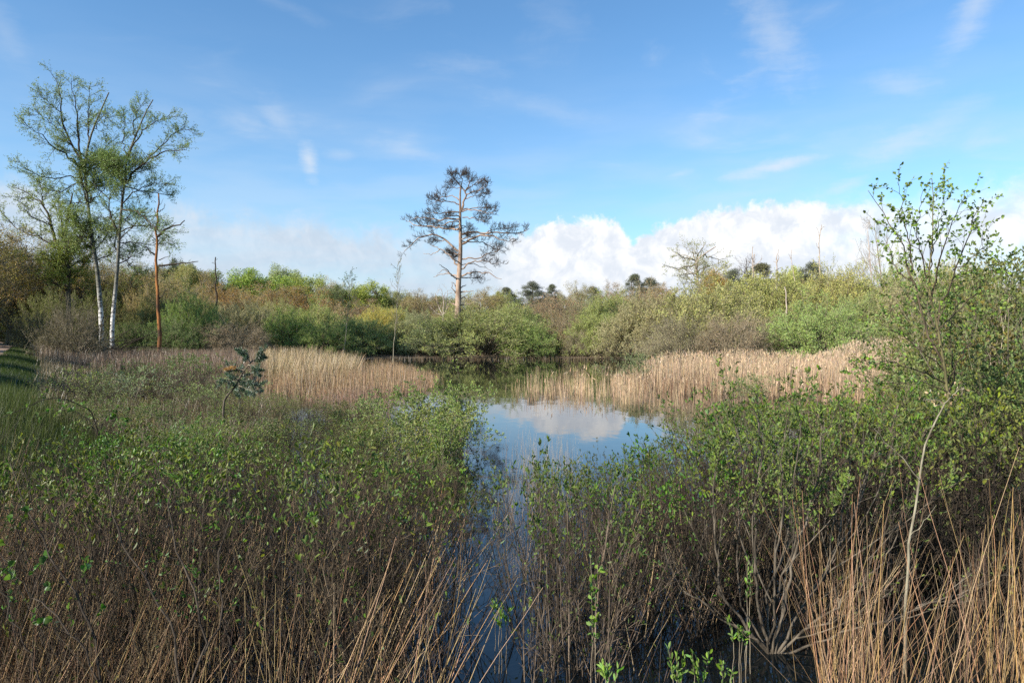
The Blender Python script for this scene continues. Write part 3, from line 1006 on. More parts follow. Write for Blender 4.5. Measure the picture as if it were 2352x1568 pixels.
def simple_poles():
    """dead trunks, snags and thin whips traced one by one"""
    k = (0.2, 0.2, 0.2)

    def pole(name, label, cat, D, fx, fy, trunk, r0, limbs, mat, lmat, seed, tip=0.3, sub=None, group=None):
        g = np.random.default_rng(seed)
        base = trunk_at(fx(trunk[0][0]), fy(trunk[0][1]), D)
        Z = lambda pts, dep=None: zpx(pts, D, fx, fy, base, dep, g)
        tp = Z(trunk, 0)
        tp = [Vector((tp[0].x, 0, -0.2))] + tp
        T, TR = hand([tp], [r0], 18, 0.012 + 0.18 * r0, tip, g)
        parts = [('trunk', mesh('trunk', [(*tube(T, TR, 9), 0)], [mat]), k)]
        br = []
        if limbs:
            P1, R1 = hand([Z(l[0]) for l in limbs], [l[1] for l in limbs], 10, 0.03, 0.3, g)
            for p, r in zip(P1, R1):
                parts.append(('branch', mesh('branch', [(*tube(p[None], r[None], 5), 0)], [lmat]), k))
            if sub:
                P2, R2 = kids(P1, R1, sub[0], 0.25, 1.0, 42, 15, sub[1], sub[2], 0.6, 0.3, 4, 0.15, 0.05, 0.4, absl=True, g=g, rmin=0.014)
                br.append((*tube(P2, R2, 3), 0))
                P3, R3 = kids(P2, R2, 4, 0.25, 1.0, 42, 15, sub[1] * 0.5, sub[2] * 0.5, 0.6, 0.3, 3, 0.15, 0.05, 0.4, absl=True, g=g, rmin=0.011)
                br.append((*tube(P3, R3, 3), 0))
        if br:
            parts.append(('twigs', mesh('twigs', br, [lmat]), k))
        return thing(name, parts, label, cat, base, group=group), (T, TR, P1 if limbs else None, R1 if limbs else None)

    f1x = lambda v: v * 0.4762
    f1y = lambda v: 114.9 + v * 0.4762
    pole('dead_tree', 'dead orange-barked trunk with a few broken bare limbs right of the two birches', 'dead tree', 54, f1x, f1y,
         [(770, 1400), (766, 1250), (757, 1100), (753, 1000), (757, 900), (763, 800), (765, 690)], 0.17,
         [([(757, 900), (800, 862), (850, 845), (888, 835), (890, 822)], .11), ([(820, 855), (840, 838), (852, 830)], .03),
          ([(755, 995), (720, 965), (695, 945)], .075), ([(765, 1040), (800, 1040), (850, 1030), (900, 1028), (958, 1018)], .09),
          ([(762, 870), (730, 848), (690, 830)], .05), ([(766, 1012), (800, 1000), (822, 994)], .04), ([(765, 760), (780, 730), (785, 715)], .02),
          ([(757, 930), (735, 900), (730, 880)], .04), ([(752, 1100), (735, 1085), (728, 1060)], .05), ([(762, 1200), (790, 1180), (800, 1150)], .05), ([(760, 820), (748, 790), (742, 760)], .04), ([(763, 780), (785, 770), (800, 740)], .04)],
         ORANGE, TWIGD, 31)
    pole('dead_tree', 'thin black snag with short stubs rising above the bushes left of the bright green tree', 'dead tree', 70, f1x, f1y,
         [(1045, 1260), (1041, 1150), (1040, 1060), (1038, 996)], 0.13,
         [([(1042, 1105), (1052, 1100), (1058, 1095)], .03), ([(1039, 1030), (1028, 1026), (1020, 1026)], .025), ([(1040, 1060), (1030, 1058)], .03), ([(1043, 1150), (1056, 1140)], .03),
          ([(1040, 1120), (1030, 1118)], .03), ([(1039, 1012), (1050, 1008)], .02)], TWIGD, TWIGD, 32, 0.4)
    f3x = lambda v: (2200 + v * 0.5102) / 1.7415
    f3y = lambda v: (700 + v * 0.5102) / 1.7415
    pole('dead_tree', 'forked bleached dead stems beside a dark bare tree on the right horizon', 'dead tree', 92, f3x, f3y,
         [(1600, 900), (1602, 800), (1598, 700), (1606, 620)], 0.17,
         [([(1585, 890), (1588, 760), (1586, 650), (1587, 560)], .12), ([(1600, 720), (1630, 690), (1665, 655)], .07), ([(1600, 690), (1585, 650), (1590, 630)], .05),
          ([(1610, 880), (1605, 780), (1600, 700)], .09)], DEADW, DEADW, 33, 0.3, (3, 0.4, 1.0))
    pole('dead_tree', 'slender Y-forked bleached dead trunk on the right horizon left of the thinner whip', 'dead tree', 92, f3x, f3y,
         [(1778, 860), (1776, 780), (1782, 700), (1778, 660)], 0.13,
         [([(1780, 690), (1795, 650), (1792, 620)], .07), ([(1778, 680), (1775, 650), (1792, 600), (1790, 580)], .08), ([(1778, 690), (1762, 680), (1750, 678)], .05),
          ([(1778, 740), (1800, 730), (1825, 725)], .05)], DEADW, DEADW, 34, 0.5)
    pole('dead_tree', 'thin wavy bleached whip with one short fork on the right horizon', 'dead tree', 90, f3x, f3y,
         [(1920, 840), (1908, 760), (1898, 700), (1886, 650), (1892, 610), (1898, 580)], 0.10,
         [([(1888, 655), (1880, 630), (1868, 618)], .045)], DEADW, DEADW, 35, 0.3)
    pole('dead_tree', 'tallest crooked bleached dead stem on the right horizon beside a dark pine', 'dead tree', 88, f3x, f3y,
         [(2122, 800), (2115, 740), (2100, 700), (2118, 650), (2115, 580), (2108, 500), (2125, 430), (2134, 388)], 0.15,
         [([(2125, 430), (2140, 405), (2156, 408)], .04), ([(2108, 500), (2108, 440), (2088, 412)], .05), ([(2112, 580), (2095, 560), (2084, 525)], .04),
          ([(2104, 690), (2096, 660), (2090, 640)], .04)], DEADW, DEADW, 36, 0.25)
    pole('dead_tree', 'short pale stub of a trunk sunk in the olive willow scrub, right of centre', 'dead tree', 62, f3x, f3y,
         [(1855, 1010), (1848, 960), (1842, 880)], 0.09, [], DEADW, DEADW, 37, 0.5)
    pole('dead_tree', 'small dark bare tree with fanned twigs on the right horizon', 'bare tree', 96, f3x, f3y,
         [(1560, 890), (1552, 800), (1545, 730), (1535, 650)], 0.16,
         [([(1555, 820), (1520, 760), (1480, 740)], .07), ([(1550, 780), (1520, 700), (1490, 690)], .06), ([(1545, 730), (1560, 690), (1575, 670)], .05),
          ([(1552, 800), (1580, 760), (1600, 700)], .05), ([(1556, 850), (1530, 800), (1510, 775)], .05)], PINET, PINET, 38, 0.2, (8, 0.8, 2.0))
    f2x = lambda v: 574.3 + v * 0.3297
    f2y = lambda v: 344.6 + v * 0.3297
    pole('bare_bush', 'pale leafless bush with many upright bare stems left of the dead pine foot', 'bare bush', 78, f2x, f2y,
         [(1345, 1200), (1345, 1100), (1350, 1040), (1330, 965)], 0.10,
         [([(1345, 1150), (1310, 1080), (1290, 1000)], .06), ([(1345, 1140), (1370, 1060), (1378, 980)], .06), ([(1345, 1150), (1380, 1090), (1400, 1020)], .05),
          ([(1345, 1150), (1300, 1140), (1262, 1098)], .05), ([(1346, 1100), (1350, 1040), (1360, 990)], .05)], DEADW, DEADW, 39, 0.2, (5, 0.6, 1.6))


def far_birch_whip(name, label, D, x, ybase, ytop, seed, color, spread=0.9, nl=2, trunkmat=BIRCH):
    g = np.random.default_rng(seed)
    base = trunk_at(x - 12, ybase, D)
    top = px(x + 3, ytop, D) - base
    T, TR = hand([[Vector((0, 0, 0)), Vector((top.x * 0.4, 0.1, top.z * 0.3)), Vector((top.x * 0.9, 0, top.z * 0.65)), top]], [0.05], 16, 0.03, 0.15, g)
    P1, R1 = kids(T, TR, 26, 0.35, 0.98, 38, 10, 0.12 * spread, 0.24 * spread, 0.5, 0.5, 5, 0.10, 0.05, 0.4, g=g, rmin=0.014)
    P2, R2 = kids(P1, R1, 5, 0.2, 1.0, 38, 12, 0.25, 0.5, 0.6, 0.2, 3, 0.14, -0.02, 0.5, g=g, rmin=0.011)
    S, Dd = along(P2, nl, 0.2, 1.0, 0.9, g)
    S3, D3 = along(P1, nl * 2, 0.2, 1.0, 0.9, g)
    S, Dd = np.r_[S, S3], np.r_[Dd, D3]
    lf = leaves(S, Dd, 0.09, 0.06, g)
    k = (0.2, 0.2, 0.2)
    thing(name, [('trunk', mesh('trunk', [(*tube(T, TR, 6), 0)], [PALEB]), k), ('branches', mesh('branches', [(*tube(P1, R1, 3), 0), (*tube(P2, R2, 3), 0)], [TWIG]), k),
                 ('crown', mesh('crown', [(*lf, 0)], [LEAF], False), color)], label, 'birch sapling', base)


build_dead_pine()
build_left_trees()
simple_poles()
far_birch_whip('birch_sapling', 'slim pale birch sapling with almost leafless spire left of the dead pine', 62, 912, 800, 595, 51, (0.18, 0.22, 0.06), 0.8, 1)
far_birch_whip('birch_sapling', 'leafy birch sapling with wispy top midway between the black snag and the dead pine', 64, 800, 800, 630, 52, (0.16, 0.24, 0.04), 1.25, 5)

# ------------------------------------------------------------------ far trees and bushes from shared meshes
K = (0.2, 0.2, 0.2)
PR = {}
for i in range(4):
    PR['bush%d' % i] = dome_bush(np.random.default_rng(100 + i), 4.5, [6.0, 5.4, 6.4, 4.6][i], [240, 220, 250, 200][i], 0.10, 8)
for i in range(2):
    PR['twiggy%d' % i] = dome_bush(np.random.default_rng(110 + i), 4.5, 4.8, 210, 0.085, 3, 0.45, twig=1.4)
for i in range(3):
    PR['tree%d' % i] = round_tree(np.random.default_rng(120 + i), 13.0, [5.2, 4.6, 5.8][i], [0.16, 0.2, 0.12][i], 0.20, 260, [115, 100, 130][i])
for i in range(3):
    PR['thin%d' % i] = round_tree(np.random.default_rng(130 + i), 12.0, [4.6, 5.4, 5.0][i], 0.12, 0.14, 120, [110, 130, 120][i], 0.6, (0.7, 1.2), 9, TWIG)
for i in range(3):
    PR['pine%d' % i] = pine_tree(np.random.default_rng(140 + i))
PR['bare0'] = bare_tree(np.random.default_rng(150), 11, 4.2, TWIG)
PR['bare1'] = bare_tree(np.random.default_rng(151), 11, 2.4, DEADW, 0.35, 10, 5)


def extent(ms):
    c = []
    for m in ms:
        a = np.empty(len(m.vertices) * 3, np.float32)
        m.vertices.foreach_get('co', a)
        c.append(a.reshape(-1, 3))
    a = np.concatenate(c)
    r = np.hypot(a[:, 0], a[:, 1])
    return float(np.percentile(a[:, 2], 98.0)), 2 * float(np.percentile(r, 95))


EXT = {k_: extent(v) for k_, v in PR.items()}


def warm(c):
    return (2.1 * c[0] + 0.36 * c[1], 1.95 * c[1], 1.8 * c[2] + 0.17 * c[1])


def place(kind, name, label, cat, x, ytop, wpx, D, col=None, group=None, rz=None, zoff=0.0):
    """an instance whose top touches row ytop and whose crown is wpx wide at depth D"""
    p = px(x, ytop, D)
    b = gz(p.x, D) + zoff
    key = kind[:4]
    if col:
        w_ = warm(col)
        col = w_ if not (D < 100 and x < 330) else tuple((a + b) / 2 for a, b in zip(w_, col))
    if key == 'pine':
        wpx = wpx * 1.35
    sz = max(0.15, (p.z - b) / EXT[kind][0])
    sx = (wpx / F * D) / EXT[kind][1]
    sx = min(max(sx, sz * 0.5), sz * 1.9)
    pr = PR[kind]
    if len(pr) == 2:
        names = ('branches', 'foliage') if key in ('bush', 'twig') else ('trunk', 'crown')
        parts = [(names[0], pr[0], K), (names[1], pr[1], col or K)]
    else:
        parts = [('trunk', pr[0], K), ('branches', pr[1], K), ('crown', pr[2], col or K)]
    return thing(name, parts, label, cat, (p.x, D, b), rng.uniform(0, 6.28) if rz is None else rz, (sx, sx, sz), group)


FRESH, BRIGHT, OLIVE = (0.13, 0.195, 0.05), (0.10, 0.19, 0.04), (0.15, 0.19, 0.062)
GREY, DARK, BROWN = (0.155, 0.18, 0.085), (0.055, 0.10, 0.025), (0.185, 0.16, 0.07)
YELLOW, SPRUCE, BLUEG = (0.20, 0.22, 0.04), (0.045, 0.068, 0.034), (0.12, 0.18, 0.075)
RUST = (0.20, 0.145, 0.035)

B = 'willow_bush'
bushes = [
    # kind, x, ytop, width px, depth, colour, label
    ('bush0', 1115, 722, 330, 72, (0.12, 0.175, 0.05), 'big dome-shaped willow bush in front of the dead pine, overhanging the water'),
    ('bush1', 1215, 752, 130, 69.5, BRIGHT, 'low bright green bush at the right end of the big dome bush'),
    ('bush2', 985, 762, 130, 70, BLUEG, 'blue-green bush at the water edge left of the big dome bush'),
    ('bush1', 915, 745, 110, 72, OLIVE, 'olive bush around the foot of the slim pale birch sapling'),
    ('twiggy0', 1290, 738, 130, 72, BROWN, 'brown twiggy bush on the bank right of the big dome bush'),
    ('bush2', 1375, 730, 150, 70, FRESH, 'yellowish green bush at the right corner of the open water'),
    ('twiggy1', 1325, 768, 70, 69, GREY, 'small grey twiggy bush between the brown bush and the yellowish one'),
    ('bush0', 1480, 700, 190, 66, GREY, 'grey-green willow dome behind the left end of the right-hand reeds'),
    ('bush1', 1625, 668, 300, 64, OLIVE, 'broad olive willow dome behind the middle of the right-hand reeds'),
    ('twiggy0', 1560, 735, 170, 58, GREY, 'low grey twiggy willow in front of the broad olive dome'),
    ('twiggy1', 1690, 730, 170, 56, (0.17, 0.16, 0.09), 'sprawling willow with pale leaning stems beside the bright green round bush'),
    ('bush1', 1880, 705, 250, 56, (0.11, 0.20, 0.05), 'bright green round bush rising over the right-hand reeds'),
    ('bush2', 1985, 695, 190, 62, (0.11, 0.18, 0.05), 'dull green bush behind the right shoulder of the bright green round bush'),
    ('bush0', 2085, 668, 240, 60, GREY, 'grey-olive willow scrub behind the young birch on the right'),
    ('bush2', 1760, 645, 260, 80, (0.16, 0.21, 0.055), 'yellow-olive willow dome on the skyline left of the bare birches'),
    ('bush0', 1930, 635, 240, 84, (0.17, 0.21, 0.06), 'pale olive willow dome on the skyline below the tallest crooked dead stem'),
    ('bush1', 2060, 625, 200, 80, FRESH, 'fresh green bush at the foot of the bare birches'),
    ('bush2', 2200, 628, 260, 72, OLIVE, 'olive scrub on the skyline behind the young birch'),
    ('bush0', 1405, 690, 150, 88, FRESH, 'small rounded green bush well behind the brown twiggy one'),
    ('twiggy0', 1480, 672, 140, 84, BROWN, 'brownish twiggy bush with pale thin stems on the skyline'),
    ('twiggy1', 1270, 690, 170, 92, (0.20, 0.16, 0.08), 'warm brown scrub behind the right half of the big dome bush'),
    ('bush1', 1180, 705, 130, 84, FRESH, 'light green bush directly right of the dead pine foot'),
    ('bush0', 1340, 700, 110, 98, BLUEG, 'bluish green bush in the gap below the far pines'),
    ('bush2', 830, 742, 170, 70, FRESH, 'green bush at the water edge below the leafy birch sapling'),
    ('bush1', 745, 752, 140, 66, (0.08, 0.15, 0.03), 'dark green spreading bush left of the leafy birch sapling'),
    ('bush0', 665, 725, 150, 68, (0.09, 0.17, 0.03), 'rounded mid green bush behind the left-hand reeds'),
    ('bush2', 560, 712, 190, 70, GREY, 'grey willow bush with paler dome right of the black snag'),
    ('twiggy1', 535, 748, 170, 60, (0.15, 0.14, 0.08), 'grey-brown twiggy bush below the black snag'),
    ('bush1', 440, 690, 120, 62, (0.08, 0.155, 0.035), 'tall green bush right of the orange dead trunk'),
    ('bush0', 395, 745, 160, 58, (0.055, 0.11, 0.03), 'dark green bush around the foot of the orange dead trunk'),
    ('bush2', 300, 750, 110, 57, (0.07, 0.12, 0.03), 'shaded green bush between the birches and the orange dead trunk'),
    ('twiggy0', 165, 712, 150, 47, (0.07, 0.075, 0.03), 'dark leafless twiggy bush left of the birch feet'),
    ('twiggy1', 90, 725, 120, 60, (0.12, 0.13, 0.04), 'thin olive bush at the edge of the sandy track'),
    ('bush0', 960, 728, 120, 86, (0.12, 0.17, 0.08), 'small bluish dome between the pale birch sapling and the pale leafless bush'),
    ('bush1', 730, 712, 150, 82, FRESH, 'light green scrub behind the dark green spreading bush'),
    ('bush2', 880, 718, 140, 88, YELLOW, 'yellow-green scrub between the two birch saplings'),
    ('bush0', 630, 705, 150, 88, (0.13, 0.17, 0.05), 'muted green scrub below the brown-leaved oak'),
    ('bush0', 470, 715, 160, 76, (0.12, 0.17, 0.05), 'soft green scrub at the foot of the black snag'),
    ('bush1', 1060, 706, 150, 90, OLIVE, 'olive scrub directly behind the dead pine trunk'),
]
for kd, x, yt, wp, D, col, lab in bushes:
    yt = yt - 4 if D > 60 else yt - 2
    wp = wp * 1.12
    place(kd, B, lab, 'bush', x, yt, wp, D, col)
for i in range(26):
    x = rng.uniform(-320, 420)
    D = rng.uniform(64, 100) if x > 75 else rng.uniform(75, 130)
    if 0 < x < 85:
        continue
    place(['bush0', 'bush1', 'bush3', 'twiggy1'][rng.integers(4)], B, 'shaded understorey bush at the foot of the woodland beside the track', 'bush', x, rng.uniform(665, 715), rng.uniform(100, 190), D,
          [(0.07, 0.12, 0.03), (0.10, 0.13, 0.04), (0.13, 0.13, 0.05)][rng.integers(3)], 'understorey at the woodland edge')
# filler scrub deep in the marsh, told apart by nothing
for i in range(46):
    x = rng.uniform(420, 2330)
    D = rng.uniform(86, 125)
    yt = (np.interp(x, [400, 700, 1000, 1200, 1400, 1700, 2000, 2350], [690, 695, 712, 712, 690, 655, 648, 640]) + rng.uniform(-2, 22))
    col = [GREY, OLIVE, FRESH, (0.17, 0.16, 0.08)][rng.integers(4)]
    place(['bush0', 'bush1', 'bush2', 'twiggy0'][rng.integers(4)], B, 'muted green willow scrub filling the marsh behind the nearer bushes', 'bush', x, yt, rng.uniform(110, 200), D, col,
          'willow scrub filling the marsh behind')

trees = [
    # kind, name, x, ytop, width px, depth, colour, label, category
    ('tree0', 'oak_tree', 575, 628, 150, 128, (0.11, 0.20, 0.03), 'vivid green round tree on the skyline right of the black snag', 'tree'),
    ('tree1', 'oak_tree', 655, 622, 90, 160, (0.13, 0.20, 0.08), 'pale hazy green dome on the skyline right of the vivid green tree', 'tree'),
    ('thin1', 'oak_tree', 628, 658, 130, 110, (0.19, 0.155, 0.05), 'brownish oak with visible spreading limbs below the vivid green tree', 'oak tree'),
    ('thin0', 'oak_tree', 712, 664, 150, 112, RUST, 'rust-tinged oak right of the brownish oak', 'oak tree'),
    ('tree2', 'oak_tree', 698, 640, 130, 135, (0.13, 0.20, 0.04), 'green tree behind the rust-tinged oak', 'tree'),
    ('thin1', 'poplar_tree', 750, 646, 90, 140, (0.22, 0.24, 0.11), 'pale greyish tree on the skyline left of the leafy birch sapling', 'tree'),
    ('tree0', 'oak_tree', 768, 662, 90, 128, (0.07, 0.11, 0.04), 'dark green tree beneath the pale greyish one', 'tree'),
    ('tree1', 'oak_tree', 838, 656, 100, 130, (0.14, 0.21, 0.035), 'bright yellow-green tree on the skyline right of the leafy birch sapling', 'tree'),
    ('thin0', 'oak_tree', 838, 690, 100, 105, (0.16, 0.12, 0.06), 'leafless brown tree below the bright yellow-green one', 'tree'),
    ('tree2', 'oak_tree', 905, 672, 90, 135, (0.13, 0.17, 0.05), 'olive tree behind the slim pale birch sapling', 'tree'),
    ('thin1', 'oak_tree', 955, 672, 80, 120, (0.17, 0.16, 0.06), 'thinly leaved tree left of the pale leafless bush', 'tree'),
    ('thin0', 'oak_tree', 1000, 684, 100, 125, (0.17, 0.15, 0.06), 'low brown-olive tree behind the pale leafless bush', 'tree'),
    ('thin1', 'oak_tree', 1105, 668, 130, 112, (0.17, 0.16, 0.055), 'brown-green spreading tree right of the dead pine', 'tree'),
    ('tree0', 'oak_tree', 1140, 676, 60, 130, (0.13, 0.18, 0.04), 'small green tree between the brown-green tree and the small pine', 'tree'),
    ('pine0', 'pine_tree', 1163, 662, 42, 135, SPRUCE, 'small open pine nearest right of the dead pine on the skyline', 'pine tree'),
    ('pine1', 'pine_tree', 1222, 650, 56, 135, SPRUCE, 'largest pointed dark pine in the gap right of the dead pine', 'pine tree'),
    ('pine0', 'pine_tree', 1268, 655, 34, 135, SPRUCE, 'narrow dark pine right of the pointed one', 'pine tree'),
    ('thin1', 'oak_tree', 1330, 656, 90, 125, (0.15, 0.17, 0.05), 'green-brown tree on the skyline right of the narrow dark pine', 'tree'),
    ('pine1', 'pine_tree', 1362, 662, 50, 140, SPRUCE, 'low dark pine half hidden by the green-brown tree', 'pine tree'),
    ('thin0', 'oak_tree', 1408, 655, 80, 110, (0.18, 0.14, 0.06), 'brownish tree left of the leaning dark pines', 'tree'),
    ('pine0', 'pine_tree', 1458, 632, 44, 120, SPRUCE, 'taller of two wind-swept dark pines on the skyline', 'pine tree'),
    ('pine1', 'pine_tree', 1492, 642, 60, 120, SPRUCE, 'lower wind-swept dark pine right of the taller one', 'pine tree'),
    ('thin1', 'oak_tree', 1520, 660, 90, 112, RUST, 'rusty low tree left of the round-crowned bare oak', 'tree'),
    ('tree1', 'oak_tree', 1640, 628, 80, 108, (0.18, 0.15, 0.035), 'golden-brown leafy tree behind the right side of the round-crowned oak', 'tree'),
    ('pine1', 'pine_tree', 1685, 622, 56, 112, SPRUCE, 'dark pine left of the forked bleached stems', 'pine tree'),
    ('pine0', 'pine_tree', 1748, 608, 76, 110, (0.06, 0.075, 0.03), 'broad brownish pine right of the forked bleached stems', 'pine tree'),
    ('tree0', 'oak_tree', 1830, 622, 70, 110, (0.2, 0.28, 0.07), 'small green tree on the skyline behind the thin wavy whip', 'tree'),
    ('pine1', 'pine_tree', 1865, 607, 66, 108, SPRUCE, 'dark flat-topped pine beside the tallest crooked dead stem', 'pine tree'),
    ('bare1', 'birch_tree', 2003, 500, 56, 90, None, 'bare dead birch with forked grey top left of the fuller bare birch', 'birch tree'),
    ('bare0', 'birch_tree', 2028, 480, 60, 92, None, 'slender twiggy bare birch, tallest on the right skyline', 'birch tree'),
    ('bare0', 'bare_bush', 1958, 590, 60, 88, None, 'low bare twiggy tree left of the bare birches', 'bare tree'),
    ('tree2', 'oak_tree', 425, 617, 90, 118, (0.14, 0.17, 0.06), 'muted green tree on the skyline left of the black snag', 'tree'),
    ('thin0', 'oak_tree', 470, 632, 90, 105, (0.15, 0.14, 0.05), 'brown-green tree just left of the black snag', 'tree'),
    ('tree0', 'pine_tree', 400, 605, 60, 125, SPRUCE, 'dark tree top behind the orange dead trunk', 'tree'),
    ('thin1', 'oak_tree', 520, 660, 110, 100, RUST, 'rust-leaved tree below and right of the black snag', 'tree'),
    ('thin0', 'oak_tree', 440, 660, 120, 92, (0.17, 0.17, 0.04), 'yellowish tree behind the tall green bush', 'tree'),
    ('thin1', 'oak_tree', 345, 625, 150, 82, (0.16, 0.15, 0.04), 'olive-brown oak behind the orange dead trunk', 'oak tree'),
    ('thin0', 'oak_tree', 290, 610, 160, 80, (0.15, 0.17, 0.035), 'olive oak behind the two birch trunks', 'oak tree'),
    ('tree1', 'oak_tree', 245, 640, 130, 90, (0.12, 0.15, 0.03), 'shadowed green tree deep behind the two birch trunks', 'tree'),
    ('thin1', 'oak_tree', 175, 585, 200, 76, (0.17, 0.14, 0.035), 'brown-gold oak with wide limbs left of the tallest birch', 'oak tree'),
    ('thin0', 'oak_tree', 75, 560, 200, 74, (0.19, 0.15, 0.03), 'golden-brown oak overhanging the sandy track', 'oak tree'),
    ('thin2', 'oak_tree', 15, 540, 180, 70, (0.20, 0.16, 0.045), 'olive-brown tree at the left edge beside the track', 'tree'),
    ('tree0', 'oak_tree', 95, 650, 110, 96, (0.12, 0.18, 0.03), 'bright green tree at the mouth of the track tunnel', 'tree'),
    ('tree1', 'oak_tree', 20, 620, 130, 130, (0.05, 0.09, 0.02), 'dark tree closing the far end of the track', 'tree'),
    ('thin1', 'oak_tree', -75, 505, 260, 56, (0.19, 0.18, 0.05), 'big tree leaning in over the left edge of the picture', 'tree'),
]
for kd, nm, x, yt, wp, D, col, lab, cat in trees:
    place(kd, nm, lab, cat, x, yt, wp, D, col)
for x, yt, wp, D, col, lab in [
        (115, 600, 150, 92, (0.15, 0.13, 0.04), 'dusky brown oak directly behind the forked dark-stemmed tree'),
        (215, 605, 150, 98, (0.13, 0.15, 0.04), 'dim olive oak seen between the forked tree and the tallest birch'),
        (320, 630, 140, 100, (0.15, 0.16, 0.05), 'dim oak seen between the shorter birch and the orange dead trunk'),
        (380, 640, 120, 95, (0.13, 0.16, 0.05), 'soft green oak right behind the orange dead trunk'),
        (40, 600, 120, 100, (0.16, 0.14, 0.04), 'brown oak whose boughs shade the mouth of the track tunnel')]:
    place(['thin0', 'thin2', 'thin1'][int(x) % 3], 'oak_tree', lab, 'oak tree', x, yt, wp, D, col)
# round-crowned sparse oak on the right horizon, traced trunk
birch_like('oak_tree', 'round-crowned nearly bare oak standing clear of the scrub, right of centre', 86.0, lambda v: (2200 + v * 0.5102) / 1.7415, lambda v: (700 + v * 0.5102) / 1.7415,
           [(1158, 960), (1162, 860), (1152, 780), (1140, 720), (1145, 670), (1190, 630), (1240, 600), (1300, 560)], 0.26,
           [([(1145, 670), (1090, 655), (1030, 640), (985, 600)], .12), ([(1142, 700), (1080, 720), (1000, 740), (930, 720), (880, 700)], .10),
            ([(1150, 665), (1160, 610), (1200, 570), (1220, 530)], .10), ([(1150, 775), (1080, 775), (1000, 790)], .08), ([(1160, 850), (1100, 840), (1020, 850)], .07),
            ([(1190, 632), (1250, 640), (1320, 660), (1390, 660)], .08), ([(1145, 680), (1110, 600), (1060, 570), (1030, 545)], .08), ([(1165, 840), (1230, 790), (1310, 760), (1350, 720)], .08),
            ([(1150, 760), (1200, 720), (1280, 710), (1340, 690)], .07), ([(1100, 655), (1060, 620), (960, 620)], .05), ([(1155, 650), (1130, 590), (1130, 550)], .06)],
           DEADW, TWIG, (0.30, 0.30, 0.10), 61, foot=(1158, 1000), leaf=0.12, nl=6, twigs=(6, 5, 5), len2=(1.0, 2.4), cat='oak tree')
# the wood behind everything
for i in range(40):
    x = rng.uniform(-260, 640) if i < 24 else rng.uniform(640, 2500)
    D = rng.uniform(100, 190) if i < 24 else rng.uniform(150, 220)
    yt = (rng.uniform(615, 650) if x < 500 else rng.uniform(650, 672)) if i < 24 else rng.uniform(676, 695)
    place(['tree0', 'tree1', 'thin1', 'pine0'][rng.integers(4)], 'oak_tree', 'dark woodland tree of the wood closing the view far behind', 'tree', x, yt, rng.uniform(90, 150), D,
          [(0.10, 0.13, 0.04), (0.14, 0.13, 0.05), (0.08, 0.12, 0.03)][rng.integers(3)], 'trees of the wood closing the view')
# row along the track, outside the left edge: gives the verge its shade
for i, (X, Y, h) in enumerate([(-23, 17, 7.5), (-29, 25, 8), (-36, 33, 8.5), (-44, 42, 10), (-52, 52, 11), (-60, 66, 13), (-72, 84, 14), (-58, 61, 11)]):
    thing('oak_tree', [('trunk', PR['tree%d' % (i % 3)][0], K), ('branches', PR['tree%d' % (i % 3)][1], K), ('crown', PR['tree%d' % (i % 3)][2], (0.10, 0.14, 0.03))],
          'leafy roadside tree in the row along the left side of the sandy track', 'tree', (X, Y, gz(X, Y)), i * 1.7, (h / 13,) * 3, 'row of trees along the track')


# ------------------------------------------------------------------ fallen root plate and dead branches under the birches
def dead_pile():
    g = np.random.default_rng(71)
    base = trunk_at(235, 800, 52)
    n = 70
    S = np.stack([g.normal(0, 1.2, n), g.normal(0, 0.6, n), g.uniform(0.2, 1.6, n)], 1)
    D = np.stack([g.normal(0.5, 0.9, n), g.normal(0, 0.4, n), g.normal(0.0, 0.35, n)], 1)
    P, Rd = walk(S, D, g.uniform(1.2, 4.5, n), g.uniform(0.02, 0.07, n), 6, 0.1, -0.03, 0.3, g)
    P2, R2 = kids(P, Rd, 5, 0.2, 1, 45, 12, 0.2, 0.4, 0.5, 0.2, 3, 0.1, 0, 0.4, g=g, rmin=0.012)
    # root plate disc
    a = np.linspace(0, 2 * np.pi, 60)[:-1]
    m = 60
    S3 = np.zeros((m, 3)) + np.array([-0.3, 0, 0.9])
    an = g.random(m) * 6.28
    D3 = np.stack([np.cos(an), g.normal(0, 0.25, m), np.sin(an)], 1)
    P3, R3 = walk(S3, D3, g.uniform(0.6, 1.5, m), g.uniform(0.05, 0.13, m), 5, 0.2, 0, 0.2, g)
    single('fallen_branches', mesh('fallen_branches', [(*tube(P, Rd, 4), 0), (*tube(P2, R2, 3), 0), (*tube(P3, R3, 4), 0)], [TWIGD]),
           'dark heap of roots and fallen branches at the feet of the two birches', 'fallen branches', loc=base)


dead_pile()


# ================================================================== reeds and grasses (nobody could count them)
def poly_points(n, poly, g=rng):
    poly = np.array(poly, float)
    lo, hi = poly.min(0), poly.max(0)
    out = np.zeros((0, 2))
    while len(out) < n:
        q = g.uniform(lo, hi, (n * 2, 2))
        out = np.r_[out, q[inside_dist(q[:, 0], q[:, 1], poly) > 0]]
    return out[:n]


def scr_poly(pts, z=0.0):
    return [onground(x, y, z) for x, y in pts]


def clump(p, g, amt=0.25, cells=0.5):
    """draw part of the points towards random tuft centres"""
    n = len(p)
    m = max(4, n // 28)
    ctr = p[g.integers(0, n, m)]
    sel = g.random(n) < amt * 1.6
    q = p.copy()
    near = g.integers(0, m, sel.sum())
    q[sel] = ctr[near] + g.normal(0, cells * 0.22, (sel.sum(), 2))
    return q


